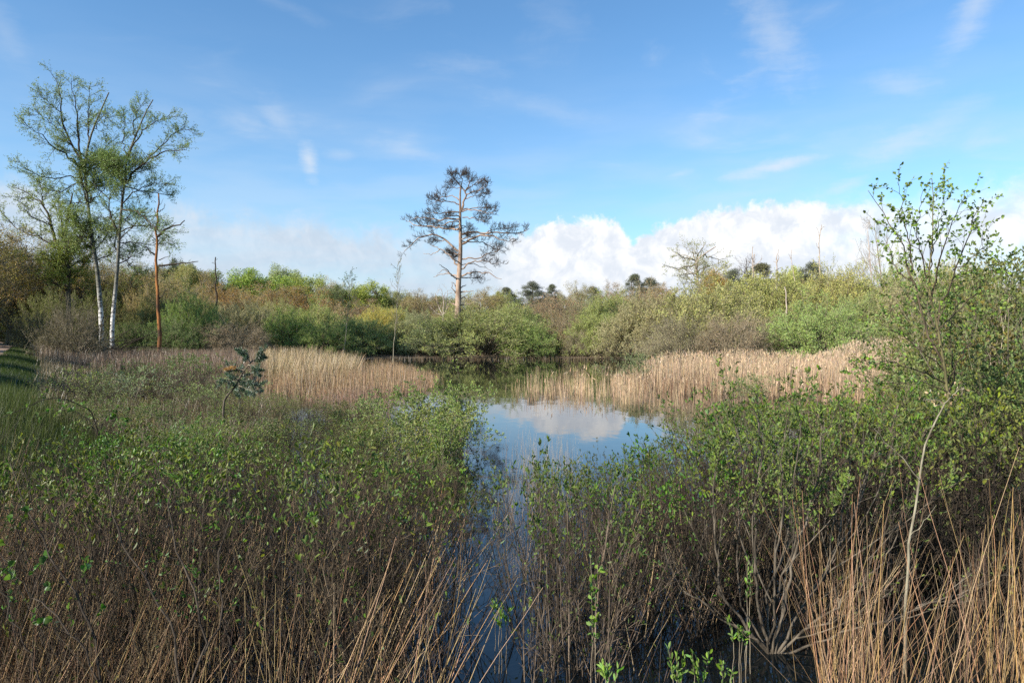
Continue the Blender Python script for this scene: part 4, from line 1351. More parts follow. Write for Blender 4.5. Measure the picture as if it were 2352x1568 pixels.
def field(name, n, poly, hlo, hhi, rad, color, label, cat, lean=0.1, wig=0.03, dirx=0.0, z0=-0.05, k=4, tubes=False, cells=0.6, amt=0.3, droop=0.0, seed=1, edge=None, tops=0.0, mat=None, patch=0.0):
    g = np.random.default_rng(seed)
    p = poly_points(n, poly, g)
    p = clump(p, g, amt, cells)
    if patch:
        w = 0.5 + 0.25 * np.sin(p[:, 0] * 2.3 + 2 * np.sin(p[:, 1] * 1.1 + seed)) + 0.25 * np.sin(p[:, 0] * 5.1 + p[:, 1] * 1.7 + seed)
        p = p[g.random(n) < (1 - patch) + patch * w]
        n = len(p)
    X, Y = p[:, 0], p[:, 1]
    Z = np.maximum(ground_z(X, Y), z0)
    big = 0.5 + 0.5 * np.sin(X * 0.7 + 1.7 * np.sin(Y * 0.5)) * np.cos(Y * 0.6 + X * 0.21)
    H = (hlo + (hhi - hlo) * (0.6 * g.random(n) + 0.5 * big)) * np.where(g.random(n) < 0.15, g.uniform(0.5, 0.8, n), 1.0)
    if edge is not None:
        H = H * (0.45 + 0.55 * sstep(inside_dist(X, Y, np.array(poly, float)), 0, edge))
    parts = []
    n_ = len(X)
    S = np.stack([X, Y, Z], 1)
    D = np.stack([g.normal(dirx, lean, n_), g.normal(0, lean, n_), np.ones(n_)], 1)
    P, Rd = walk(S, D, H, rad * g.uniform(0.6, 1.3, n_), k, wig, -droop, 0.3, g)
    parts.append((*(tube(P, Rd, 3) if tubes else ribbon(P, Rd, g)), 0))
    if tops:                                                    # drooping seed heads or leaf blades
        sel = g.random(n_) < tops
        S2, D2 = P[sel, -1], P[sel, -1] - P[sel, -2]
        D2 = norm(D2) + g.normal(0, 0.25, D2.shape)
        m = len(S2)
        P2, R2 = walk(S2, D2, g.uniform(0.10, 0.22, m), np.full(m, rad * 2.2), 3, 0.1, -0.15, 0.3, g)
        parts.append((*ribbon(P2, R2, g), 0))
    single(name, mesh(name, parts, [mat or STRAW], False), label, cat, 'stuff', color=color)


TAN, PALE, BUFF = (0.30, 0.19, 0.11), (0.44, 0.315, 0.20), (0.33, 0.22, 0.125)
# left-hand reeds
LR = scr_poly([(590, 905), (760, 925), (900, 915), (1010, 893), (1005, 868), (930, 852), (760, 850), (600, 850)])
field('reed_bed', 16000, LR, 0.6, 1.2, 0.0075, BUFF, 'reddish tan reed bed left of the open water', 'reeds', 0.10, 0.035, 0.03, seed=2, edge=2.2, cells=0.7, patch=0.7)
field('reed_bed', 5000, scr_poly([(590, 880), (720, 890), (820, 880), (820, 855), (700, 846), (590, 850)]), 1.0, 1.75, 0.008, (0.40, 0.30, 0.17), 'taller leaning sedges along the left end of the tan reed bed', 'sedges', 0.22, 0.05, 0.1, seed=3, droop=0.03)
# reddish thin stems standing in the water in front of the bed
field('reed_bed', 4000, scr_poly([(760, 960), (900, 975), (900, 920), (980, 895), (860, 905), (700, 915)]), 0.3, 0.8, 0.005, (0.24, 0.15, 0.10), 'thin reddish rushes standing in water in front of the left reed bed', 'rushes', 0.15, 0.03, seed=4, edge=1.5)
# middle clump
field('reed_clump', 800, scr_poly([(1180, 905), (1290, 912), (1420, 918), (1500, 902), (1480, 888), (1300, 890), (1190, 893)]), 0.4, 1.2, 0.0085, PALE, 'sparse pale reed clump standing in the middle of the open water', 'reeds', 0.05, 0.02, seed=5, edge=0.8, cells=0.9, amt=0.4, tops=0.2, tubes=True, patch=0.9)
field('reed_clump', 260, scr_poly([(1150, 900), (1200, 925), (1420, 940), (1640, 930), (1640, 905), (1400, 895), (1200, 892)]), 0.15, 0.8, 0.010, (0.34, 0.24, 0.15), 'thin outlying reed stalks in front of the pale reed clump', 'reeds', 0.07, 0.03, seed=6, tubes=True)
# right-hand reeds
RR = scr_poly([(1400, 885), (1480, 900), (1620, 905), (1760, 915), (2000, 930), (2200, 940), (2200, 862), (2000, 855), (1800, 852), (1600, 853), (1450, 860)])
field('reed_bed', 26000, RR, 0.8, 1.6, 0.0085, PALE, 'tall pale reed bed along the right side of the pond', 'reeds', 0.055, 0.02, 0.02, seed=7, edge=2.5, tops=0.25, cells=0.8, patch=0.6)
field('reed_bed', 4500, scr_poly([(1800, 866), (2100, 872), (2240, 880), (2240, 852), (2050, 842), (1860, 849)]), 1.5, 2.2, 0.009, (0.45, 0.33, 0.22), 'tallest plumed reeds at the right end of the pale reed bed', 'reeds', 0.05, 0.02, 0.03, seed=8, tops=0.8, edge=4.0)
field('reed_bed', 12000, RR, 0.35, 0.9, 0.009, (0.24, 0.15, 0.09), 'brown broken stalks at the foot of the pale reed bed', 'reeds', 0.10, 0.03, seed=12, cells=0.8)
# far shore skirt
field('sedge_fringe', 3500, scr_poly([(860, 829), (1400, 829), (1420, 818), (1380, 812), (860, 813)]), 0.15, 0.45, 0.015, (0.13, 0.095, 0.055), 'brown sedge fringe along the far shore of the pond', 'sedges', 0.2, 0.05, seed=9)
# heath grasses on the left
field('moor_grass', 30000, scr_poly([(90, 850), (330, 868), (600, 872), (620, 834), (560, 822), (330, 818), (100, 812)], 0.25), 0.6, 1.25, 0.010, (0.20, 0.14, 0.095), 'dull mauve-brown moor grass below the birches', 'grass', 0.12, 0.04, seed=10, z0=0.0, cells=1.2)
field('moor_grass', 22000, scr_poly([(90, 1010), (300, 1040), (640, 1010), (640, 930), (560, 880), (330, 868), (100, 850)], 0.25), 0.25, 0.75, 0.006, (0.20, 0.155, 0.085), 'brown tussock grass between the shrubs of the left marsh', 'grass', 0.25, 0.06, seed=11, z0=0.0, cells=0.8, droop=0.03)

# verge grass
gg = np.random.default_rng(15)
vp = scr_poly([(-120, 1500), (60, 1200), (130, 1010), (128, 900), (118, 840), (105, 792), (60, 782), (30, 800), (-60, 860), (-400, 1100)], 1.15)
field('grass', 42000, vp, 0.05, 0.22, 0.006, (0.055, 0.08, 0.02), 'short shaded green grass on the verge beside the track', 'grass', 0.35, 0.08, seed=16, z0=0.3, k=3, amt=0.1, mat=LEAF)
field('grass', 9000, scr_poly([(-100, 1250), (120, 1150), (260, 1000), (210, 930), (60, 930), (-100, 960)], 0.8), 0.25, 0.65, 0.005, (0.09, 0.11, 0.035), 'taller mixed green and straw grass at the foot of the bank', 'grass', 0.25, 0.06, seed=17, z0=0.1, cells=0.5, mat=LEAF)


# ================================================================== foreground shrubs
FG = {}
for i in range(4):
    FG['gale%d' % i] = shrub(np.random.default_rng(200 + i), 1.45, 0.75, 24, 0.039, 0.40, 7, 4, 4, 0.0055, TWIGR, 0.30, LF=0.60, dens=0.62)
for i in range(3):
    FG['willow%d' % i] = shrub(np.random.default_rng(210 + i), 1.7, 0.85, 24, 0.041, 0.42, 9, 6, 4, 0.009, [TWIG2, TWIGD, TWIG2][i], 0.30, LF=0.58, dens=0.9)
FG['small0'] = shrub(np.random.default_rng(220), 1.5, 0.95, 20, 0.036, 0.45, 7, 6, 4, 0.0055, TWIG, 0.30, trop=0.03, LF=0.3, dens=0.9)
FG['small1'] = shrub(np.random.default_rng(221), 1.5, 0.95, 34, 0.045, 0.45, 8, 6, 6, 0.0055, TWIG, 0.25, trop=0.03, LF=0.12, dens=0.6)
FG['tall0'] = shrub(np.random.default_rng(222), 3.4, 1.7, 44, 0.058, 0.5, 10, 7, 5, 0.014, TWIG, 0.15, trop=0.03, LF=0.02, dens=1.0, rmin=0.0025)
FG['tall1'] = shrub(np.random.default_rng(223), 3.4, 1.5, 40, 0.052, 0.5, 10, 7, 5, 0.014, TWIGD, 0.15, trop=0.05, LF=0.02, dens=1.0, rmin=0.0025)
FG['bare0'] = shrub(np.random.default_rng(225), 1.25, 0.8, 32, 0.036, 0.4, 6, 4, 1, 0.005, TWIGR, 0.25)
FGH = {'tall': 3.4, 'gale': 1.45, 'will': 1.7, 'smal': 1.5, 'bare': 1.25}


def put_shrub(kind, X, Y, h, label, col=(0.12, 0.20, 0.04), name='waterside_shrub', group=None, wid=1.0, cat='shrub'):
    b, f = FG[kind]
    z = max(gz(X, Y), -0.05)
    s = h / FGH[kind[:4]]
    return thing(name, [('branches', b, K), ('foliage', f, col)], label, cat, (X, Y, z), rng.uniform(0, 6.28), (s * wid, s * wid, s), group)


GN, GD, GL = (0.135, 0.18, 0.038), (0.105, 0.155, 0.034), (0.20, 0.24, 0.075)


def jit(c, a=0.2):
    return tuple(float(v * rng.uniform(1 - a, 1 + a)) for v in c)


# 1. the left thicket, nearest rows; heights chosen so that its top edge climbs to the left
cnt = 0
for Y in np.arange(5.2, 12.5, 0.72):
    xr = -0.05 - 0.012 * Y
    x0 = (-80 - 1176) / F * Y
    for X in np.arange(x0, xr, 0.78):
        x = X + rng.uniform(-0.25, 0.25)
        y = Y + rng.uniform(-0.25, 0.25)
        sx = 1176 + x / y * F
        if x > xr + 0.12 or (sx < 140 and y > 6.5):
            continue
        if sx > 900 and rng.random() < np.interp(sx, [900, 1150], [0.1, 0.55]):
            continue
        top = np.interp(sx, [0, 200, 420, 620, 800, 950, 1050, 1130], [1010, 960, 950, 985, 990, 1010, 1060, 1180]) + rng.uniform(0, 55)
        h = float(np.clip(EYE - y * (top - 755) / F, 0.7, 1.95)) - max(gz(x, y), -0.05)
        if y > 9:
            h = min(h, 1.35)
        kd = ['gale0', 'gale1', 'gale2', 'gale3', 'bare0', 'bare0'][rng.integers(6)]
        if sx < 480 and y < 8:
            kd = ['willow0', 'gale1', 'gale2', 'willow2'][rng.integers(4)]
        lab = ('brown-stemmed shrub with green leafy tips in the thicket left of the open channel' if sx > 620 else
               'leafy green shrub over straw in the thicket filling the lower left corner')
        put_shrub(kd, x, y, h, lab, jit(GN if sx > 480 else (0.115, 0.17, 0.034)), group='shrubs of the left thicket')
# 2. middle distance of the left side
for i in range(125):
    y = rng.uniform(12.5, 24)
    sx = rng.uniform(130, np.interp(y, [12.5, 17, 20, 24], [1080, 960, 900, 640]))
    x = (sx - 1176) / F * y
    put_shrub(['gale0', 'gale1', 'gale3', 'small0', 'bare0'][rng.integers(5)], x, y, rng.uniform(0.7, 1.15) if sx < 640 else rng.uniform(0.45, 0.8), 'low leafy shrub in the marsh between the near thicket and the left reeds',
              jit(GL), group='low shrubs of the left marsh', wid=1.25)
for i, (sx, sy, D, h, c, lab) in enumerate([
        (410, 800, 26, 1.9, (0.15, 0.22, 0.06), 'dark green rounded shrub in the moor grass below the orange dead trunk'),
        (350, 812, 25, 1.6, (0.14, 0.21, 0.06), 'left shoulder of the dark rounded shrub, a lower shrub in the moor grass'),
        (470, 815, 25, 1.6, (0.15, 0.22, 0.06), 'lower dark shrub right of the dark rounded shrub'),
        (190, 830, 20, 1.7, (0.25, 0.31, 0.07), 'yellow-green shrub with a broken brown stub at the edge of the verge'),
        (245, 850, 21, 1.4, (0.10, 0.16, 0.04), 'small green shrub right of the yellow-green one at the verge'),
        (300, 830, 22, 1.6, (0.32, 0.38, 0.20), 'silvery green willow shoots left of the dark rounded shrub'),
        (500, 850, 22, 1.3, (0.3, 0.36, 0.14), 'pale green shrub left of the little pine')]):
    p = px(sx, sy, D)
    z = gz(p.x, D)
    put_shrub(['willow0', 'willow1', 'willow2', 'willow1', 'gale0', 'small0', 'small0'][i], p.x, D, max(0.9, p.z - z), lab, c, wid=1.35)
for i in range(34):
    y = rng.uniform(13.5, 22)
    sx = rng.uniform(600, 880)
    x = (sx - 1176) / F * y
    put_shrub(['gale0', 'gale1', 'small1', 'bare0'][rng.integers(4)], x, y, rng.uniform(0.65, 1.0), 'small brownish shrub standing in shallow water in front of the left reed bed', jit((0.17, 0.20, 0.06)),
              group='shrubs in the shallows before the left reeds', wid=1.35)
for i in range(16):
    y = rng.uniform(22, 34)
    sx = rng.uniform(110, 560)
    x = (sx - 1176) / F * y
    put_shrub(['small0', 'willow1', 'gale2'][rng.integers(3)], x, y, rng.uniform(0.9, 1.5), 'dull green shrub scattered in the moor grass in front of the birches', jit((0.14, 0.17, 0.055)),
              group='shrubs scattered in the moor grass', wid=1.4)
# 3. light green willows standing in the water left of the open pond
for i, (sx, D, top, lab) in enumerate([
        (1010, 16.5, 852, 'airy light green willow standing in the water, tallest left of the open pond'),
        (925, 16.0, 872, 'airy light green willow in the water left of the tallest one'),
        (1048, 15.5, 895, 'airy light green willow in the water nearest the open pond'),
        (975, 14.0, 915, 'light green shrub in the water in front of the tallest airy willow'),
        (1020, 13.5, 935, 'small light green shrub in the water at the front of the airy willows')]):
    p = px(sx, top, D)
    put_shrub('small1', p.x, D, p.z + 0.05, lab, jit((0.25, 0.31, 0.09), 0.1), wid=1.05)
p = px(1455, 797, 35.5)
put_shrub('small1', p.x, 35.5, p.z, 'grey-green willow growing among the reeds at the left end of the pale reed bed', (0.24, 0.28, 0.13), wid=1.1)
p = px(1720, 845, 27)
put_shrub('small1', p.x, 27, p.z, 'small pale green willow in front of the middle of the pale reed bed', (0.28, 0.31, 0.14), wid=1.2)
# 4. right-hand bank of shrubs
for Y in np.arange(5.6, 11.5, 0.72):
    for X in np.arange(0.25 + 0.03 * Y, 0.80 * Y, 0.74):
        x, y = X + rng.uniform(-0.25, 0.25), Y + rng.uniform(-0.25, 0.25)
        sx = 1176 + x / y * F
        if x < 0.14 + 0.025 * y or (sx < 1330 and rng.random() < 0.15):
            continue
        top = np.interp(sx, [1230, 1290, 1360, 1500, 1620, 1700, 1800, 1950, 2100, 2352], [1085, 1000, 1010, 985, 960, 870, 850, 862, 850, 820]) + rng.uniform(0, 60)
        if y < 6.9 and sx > 1520:
            continue
        h = float(np.clip(EYE - y * (top - 755) / F, 0.6, 2.5)) - max(gz(x, y), -0.05)
        kd = ['gale0', 'willow0', 'willow1', 'willow2', 'gale3', 'willow1'][rng.integers(6)]
        lab = ('upright dark-stemmed shrub with green tufts in the water right of the open channel' if sx < 1620 else
               'dense leafy shrub in the bank of shrubs below the pale right-hand reeds' if sx < 2080 else
               'yellow-green leafy shrub in the thicket at the right edge')
        grp = 'shrubs right of the channel' if sx < 1620 else ('shrubs below the right reeds' if sx < 2080 else 'thicket at the right edge')
        put_shrub(kd, x, y, h, lab, jit(GD if sx < 1620 else (0.125, 0.175, 0.04) if sx < 2080 else (0.17, 0.205, 0.045)), group=grp, wid=0.8 if sx < 1500 else 1.0)
# taller shrubs behind the young birch at the right edge
for i, (sx, D, top) in enumerate([(2290, 16, 575), (2345, 14, 560), (2240, 18, 640), (2310, 12, 640), (2360, 11, 600), (2250, 13, 720), (2200, 15, 760), (2330, 10, 740), (2270, 10, 800),
                                  (2210, 12, 820), (2380, 13, 560), (2150, 14, 810), (2120, 20, 745), (2185, 22, 690), (2260, 9.2, 860), (2340, 8.6, 840), (2200, 9.5, 900), (2300, 20, 585), (2080, 24, 770)]):
    p = px(sx, top, D)
    put_shrub(['tall0', 'tall1'][i % 2], p.x, D, p.z, 'tall olive-green shrub crowding behind the young birch at the right edge', jit((0.19, 0.215, 0.07), 0.15), name='tall_shrub',
              group='tall shrubs behind the young birch', wid=0.95)


# ------------------------------------------------------------------ the grey-stemmed willow in the right foreground
def near_willow():
    g = np.random.default_rng(301)
    bx, by = onground(1765, 1500)
    base = Vector((bx, by, -0.05))

    def S(pts, dy=0.0):
        out = []
        for i, (x, y) in enumerate(pts):
            out.append(px(x, y, by + dy * i / max(1, len(pts) - 1)) - base)
        return out
    L = [(S([(1765, 1500), (1720, 1440), (1660, 1370), (1640, 1250), (1642, 1130), (1660, 1030), (1640, 950)], .4), .017),
         (S([(1775, 1500), (1745, 1440), (1738, 1340), (1736, 1250), (1734, 1150), (1745, 1040), (1740, 940)], .3), .018),
         (S([(1780, 1500), (1800, 1380), (1820, 1290), (1850, 1190), (1880, 1100), (1890, 1000), (1880, 920)], .5), .018),
         (S([(1785, 1500), (1830, 1420), (1870, 1360), (1910, 1290), (1950, 1210), (1990, 1100), (2020, 980)], .6), .017),
         (S([(1785, 1500), (1840, 1450), (1920, 1400), (1980, 1330), (2040, 1280), (2080, 1180)], .5), .016),
         (S([(1790, 1505), (1870, 1480), (1960, 1440), (2060, 1420), (2170, 1370), (2280, 1330)], .3), .016),
         (S([(1790, 1505), (1850, 1440), (1940, 1420), (2010, 1390), (2100, 1300)], -.2), .015),
         (S([(1770, 1500), (1690, 1440), (1600, 1380), (1560, 1340), (1520, 1250)], .2), .013),
         (S([(1775, 1500), (1780, 1400), (1778, 1290), (1800, 1180), (1790, 1060), (1810, 960)], -.3), .015),
         (S([(1770, 1495), (1760, 1380), (1800, 1270), (1850, 1150), (1900, 1060)], .9), .014),
         (S([(1775, 1500), (1700, 1400), (1690, 1300), (1700, 1150), (1720, 1000)], 1.0), .012),
         (S([(1780, 1500), (1850, 1380), (1930, 1250), (1940, 1130), (1960, 1000), (1975, 930)], 1.0), .014),
         (S([(1765, 1500), (1790, 1350), (1830, 1240), (1820, 1100), (1840, 960)], -.4), .012)]
    P0, R0 = hand([l[0] for l in L], [l[1] * 0.8 for l in L], 18, 0.012, 0.35, g)
    Px, Rx = kids(P0, R0, 2, 0.12, 0.55, 22, 8, 0.45, 0.75, 0.7, 0.2, 18, 0.05, 0.03, 0.35, g=g)
    P0, R0 = np.concatenate([P0, Px]), np.concatenate([R0, Rx])
    P1, R1 = kids(P0, R0, 6, 0.40, 0.98, 28, 10, 0.16, 0.34, 0.55, 0.3, 6, 0.09, 0.06, 0.4, g=g)
    P2, R2 = kids(P1, R1, 7, 0.2, 1.0, 34, 12, 0.2, 0.45, 0.6, 0.2, 4, 0.12, 0.05, 0.5, g=g, rmin=0.0018)
    S1, D1 = along(P2, 6, 0.3, 1.03, 0.6, g)
    keep = g.random(len(S1)) < np.clip((S1[:, 2] - 1.0) / 0.6, 0.03, 1)
    S1, D1 = S1[keep], D1[keep]
    D1[:, 2] += 0.25
    n = len(S1)
    lf = leaves(S1, D1, 0.042 * g.uniform(0.6, 1.2, n), 0.016, g, True)
    thing('willow_shrub', [('stem', mesh('stem', [(*tube(P0, R0, 8), 0)], [WILLOWB]), K),
                           ('branches', mesh('branches', [(*tube(P1, R1, 4), 0), (*tube(P2, R2, 3), 0)], [WILLOWB]), K),
                           ('foliage', mesh('foliage', [(*lf, 0)], [LEAFN]), (0.16, 0.21, 0.05))],
          'grey-stemmed willow fanning out from one foot in the dark water, right foreground', 'willow shrub', base)


near_willow()


# ------------------------------------------------------------------ the young birch on the right
def young_birch():
    g = np.random.default_rng(311)
    D = 8.2
    base = Vector((px(2185, 1000, D).x, D, 0.0))
    base.z = max(gz(base.x, D), -0.05)

    def S(pts, dy=0.0):
        return [px(x, y + max(0, 600 - y) * 0.2, D + dy * i / max(1, len(pts) - 1)) - base for i, (x, y) in enumerate(pts)]
    T, TR = hand([[Vector((0, 0, -0.3))] + S([(2185, 985), (2172, 860), (2158, 770), (2140, 700), (2130, 640), (2140, 560), (2145, 460), (2140, 365)])], [0.030], 24, 0.004, 0.12, g)
    L = [(S([(2165, 830), (2130, 770), (2095, 640), (2075, 560), (2045, 500), (2020, 440), (2000, 395)], .3), .018),
         (S([(2095, 620), (2090, 540), (2075, 460), (2070, 400), (2065, 370)], -.3), .011),
         (S([(2150, 740), (2190, 640), (2215, 560), (2240, 470), (2258, 420)], .4), .016),
         (S([(2140, 680), (2160, 590), (2180, 510), (2205, 440), (2220, 400)], -.4), .014),
         (S([(2135, 620), (2150, 520), (2165, 430), (2172, 385)], .3), .010),
         (S([(2130, 640), (2105, 540), (2108, 460), (2120, 395)], -.3), .011),
         (S([(2168, 850), (2120, 810), (2060, 760), (2010, 740), (1985, 730)], -.4), .011),
         (S([(2172, 880), (2110, 850), (2050, 830), (2000, 835), (1980, 822)], -.5), .011),
         (S([(2178, 900), (2120, 880), (2040, 880), (1965, 855)], -.6), .009),
         (S([(2150, 760), (2200, 720), (2250, 660), (2290, 600)], .2), .013),
         (S([(2190, 620), (2225, 600), (2255, 560), (2262, 500)], .2), .009),
         (S([(2175, 880), (2220, 800), (2250, 740), (2300, 690)], .3), .012),
         (S([(2100, 650), (2060, 620), (2035, 570), (2040, 500)], .2), .010),
         (S([(2160, 800), (2140, 720), (2080, 680), (2050, 640)], .7), .010),
         (S([(2180, 930), (2190, 850), (2180, 760), (2200, 680)], .6), .014)]
    P0, R0 = hand([l[0] for l in L], [l[1] * 0.75 for l in L], 14, 0.012, 0.22, g)
    P1, R1 = kids(np.concatenate([P0, T[:, ::1][:, 10:25]]), np.concatenate([R0, TR[:, 10:25]]), 9, 0.25, 0.98, 32, 10, 0.16, 0.42, 0.6, 0.3, 6, 0.10, 0.05, 0.4, absl=True, g=g, rmin=0.0024)
    P2, R2 = kids(P1, R1, 3, 0.2, 1.0, 38, 12, 0.08, 0.18, 0.7, 0.2, 3, 0.14, 0.03, 0.5, absl=True, g=g, rmin=0.002)
    S1, D1 = along(P2, 3, 0.3, 1.03, 0.9, g)
    S2, D2 = along(P1, 4, 0.35, 1.02, 0.9, g)
    S1, D1 = np.r_[S1, S2], np.r_[D1, D2]
    D1[:, 2] -= 0.3
    n = len(S1)
    lf = leaves(S1, D1, 0.044 * g.uniform(0.6, 1.2, n), 0.036 * g.uniform(0.7, 1.1, n), g, True)
    thing('young_birch', [('trunk', mesh('trunk', [(*tube(T, TR, 9), 0)], [OLIVEB]), K), ('branches', mesh('branches', [(*tube(P0, R0, 6), 0), (*tube(P1, R1, 3), 0), (*tube(P2, R2, 3), 0)], [TWIGR]), K),
                          ('crown', mesh('crown', [(*lf, 0)], [LEAFN]), (0.19, 0.27, 0.06))],
          'young birch with open upswept twigs against the sky, right of the pond', 'birch sapling', base)
    # low leafy mass around its waist
    # pale leaning stem in front
    D = 5.6
    b2 = px(2080, 1330, D)
    base = Vector((b2.x, D, -0.05))

    def S2f(pts, dy=0.0):
        return [px(x, y, D + dy * i / max(1, len(pts) - 1)) - base for i, (x, y) in enumerate(pts)]
    T, TR = hand([[Vector((0, 0, -0.1))] + S2f([(2082, 1330), (2088, 1240), (2112, 1100), (2125, 1020), (2145, 970), (2170, 925)], .2)], [0.014], 18, 0.004, 0.45, g)
    L = [(S2f([(2112, 1100), (2080, 1060), (2030, 1010), (2005, 985)]), .006), (S2f([(2165, 930), (2150, 915), (2120, 920)]), .005), (S2f([(2168, 927), (2190, 905), (2215, 890)]), .006),
         (S2f([(2090, 1230), (2130, 1190), (2150, 1160)]), .004)]
    P0, R0 = hand([l[0] for l in L], [l[1] for l in L], 8, 0.005, 0.3, g)
    S1, D1 = along(P0[1:3], 14, 0.1, 1.0, 1.2, g)
    lf = leaves(S1 + g.normal(0, 0.03, S1.shape), D1, 0.034, 0.015, g, True)
    thing('dead_sapling', [('stem', mesh('stem', [(*tube(T, TR, 8), 0)], [PALEB]), K)] + [('branch', mesh('branch', [(*tube(p[None], r[None], 4), 0)], [PALEB]), K) for p, r in zip(P0, R0)] + [
                           ('foliage', mesh('foliage', [(*lf, 0)], [STRAW]), (0.34, 0.25, 0.14))],
          'pale leaning stem with withered tan leaves at its top, before the young birch', 'dead sapling', base)


young_birch()


# ------------------------------------------------------------------ little pine, brambles, alder, sprigs
def little_pine():
    g = np.random.default_rng(321)
    D = 17.0
    base = Vector((px(515, 930, D).x, D, 0))
    base.z = gz(base.x, D)
    S = lambda pts, dy=0.0: [px(x, y, D + dy * i / max(1, len(pts) - 1)) - base for i, (x, y) in enumerate(pts)]
    T, TR = hand([[Vector((0, 0, -0.1))] + S([(512, 925), (520, 905), (540, 895), (548, 870), (560, 850), (580, 828)])], [0.035], 14, 0.004, 0.4, g)
    L = [S([(548, 870), (530, 868), (512, 875)], -.2), S([(552, 862), (575, 875), (598, 890)], .2), S([(560, 850), (540, 845), (525, 850)], .3), S([(570, 838), (588, 842), (595, 860)], -.2),
         S([(545, 882), (565, 892), (590, 900)], -.3), S([(578, 830), (592, 822), (600, 815)], .1), S([(575, 832), (560, 818), (556, 812)], -.1), S([(548, 872), (552, 888), (545, 905)], .4)]
    P0, R0 = hand(L, [0.018] * len(L), 6, 0.01, 0.4, g)
    P1, R1 = kids(P0, R0, 10, 0.1, 1.0, 50, 14, 0.14, 0.34, 0.7, 0.2, 4, 0.1, 0.12, 0.5, absl=True, g=g, rmin=0.006)
    PP = P1
    S1, D1 = along(PP, 170, 0.1, 1.05, 0.75, g)
    S2, D2 = along(P0, 160, 0.3, 1.05, 0.75, g)
    S1, D1 = np.r_[S1, S2], np.r_[D1, D2]
    n = len(S1)
    lf = leaves(S1, D1, 0.075 * g.uniform(0.7, 1.2, n), 0.007, g)
    dead = leaves(*[q[:700] for q in along(hand([L[2]], [0.01], 6)[0] + np.array([0, -0.15, 0.03]), 700, 0.3, 1.1, 0.9, g)], 0.07, 0.008, g)
    thing('pine_seedling', [('trunk', mesh('trunk', [(*tube(T, TR, 7), 0)], [WILLOWB]), K), ('branches', mesh('branches', [(*tube(P0, R0, 4), 0), (*tube(P1, R1, 3), 0)], [TWIG]), K),
                            ('needles', mesh('needles', [(*lf, 0)], [NEEDLE]), (0.06, 0.11, 0.05)), ('dead_needles', mesh('dead_needles', [(*dead, 0)], [STRAW]), (0.36, 0.20, 0.06))],
          'little crooked pine with dark needles and one orange dead tuft beside the left reeds', 'pine seedling', base)


def bramble():
    g = np.random.default_rng(331)
    D = 9.0
    base = Vector((px(225, 1000, D).x, D, 0))
    base.z = gz(base.x, D)
    S = lambda pts, dy=0.0: [px(x, y, D + dy * i / max(1, len(pts) - 1)) - base for i, (x, y) in enumerate(pts)]
    L = [S([(225, 1000), (215, 950), (180, 925), (130, 912), (90, 918), (50, 940), (5, 958)], -1.0), S([(225, 1000), (200, 960), (160, 940), (120, 940), (80, 955)], -.3),
         S([(225, 1000), (240, 960), (270, 940), (300, 960)], .3)]
    P0, R0 = hand(L, [0.008, 0.005, 0.005], 16, 0.006, 0.4, g)
    P1, R1 = kids(P0, R0, 9, 0.2, 1.0, 50, 12, 0.08, 0.18, 0.5, 0.2, 3, 0.1, 0.05, 0.5, absl=True, g=g)
    S1, D1 = along(P1, 3, 0.4, 1.0, 0.9, g)
    lf = leaves(S1, D1, 0.05, 0.036, g, True)
    thing('bramble', [('stem', mesh('stem', [(*tube(P0, R0, 6), 0), (*tube(P1, R1, 3), 0)], [TWIGD]), K), ('foliage', mesh('foliage', [(*lf, 0)], [LEAFN]), (0.10, 0.18, 0.035))],
          'dark bramble stem arching over the verge at the left', 'bramble', base)


def alder():
    g = np.random.default_rng(341)
    D = 4.3
    base = Vector((px(240, 1600, D).x, D, 0.0))
    S = lambda pts, dy=0.0: [px(x, y, D + dy * i / max(1, len(pts) - 1)) - base for i, (x, y) in enumerate(pts)]
    L = [(S([(235, 1600), (210, 1450), (150, 1320), (95, 1250), (60, 1150), (20, 1060)], .6), .012), (S([(240, 1600), (180, 1470), (120, 1400), (40, 1330), (0, 1260)], .2), .009),
         (S([(420, 1600), (400, 1450), (330, 1330), (280, 1250), (250, 1140), (240, 1050)], .8), .012), (S([(430, 1600), (470, 1480), (450, 1350), (400, 1260), (390, 1130), (350, 1040)], .7), .012),
         (S([(470, 1500), (520, 1400), (500, 1280), (530, 1180), (520, 1060)], .6), .009), (S([(540, 1600), (530, 1470), (490, 1370), (430, 1300)], .4), .008),
         (S([(100, 1600), (60, 1480), (20, 1400), (-20, 1300)], .1), .009)]
    P0, R0 = hand([l[0] for l in L], [l[1] * 0.7 for l in L], 16, 0.010, 0.35, g)
    P1, R1 = kids(P0, R0, 10, 0.2, 1.0, 42, 12, 0.14, 0.4, 0.5, 0.2, 5, 0.14, 0.05, 0.4, absl=True, g=g, rmin=0.0015)
    S1, D1 = along(P1, 5, 0.5, 1.0, 0.9, g)
    keep = S1[:, 2] > 0.9
    S1, D1 = S1[keep], D1[keep]
    S2, D2 = along(P1, 2, 0.6, 1.0, 0.9, g)
    S2, D2 = S2[S2[:, 2] < 1.7], D2[S2[:, 2] < 1.7]
    S2, D2 = S2[:34], D2[:34]
    a = leaves(S1, D1, 0.032, 0.015, g, True)
    b = leaves(S2, D2, 0.052 * g.uniform(0.7, 1.2, len(S2)), 0.046, g, True)
    thing('alder_shrub', [('stem', mesh('stem', [(*tube(P0, R0, 7), 0)], [TWIGD]), K), ('branches', mesh('branches', [(*tube(P1, R1, 3), 0)], [TWIGD]), K),
                          ('foliage', mesh('foliage', [(*a, 0), (*b, 0)], [LEAFN]), (0.085, 0.16, 0.03))],
          'dark-stemmed shrub with a few broad rounded leaves in the lower left corner', 'alder shrub', base)


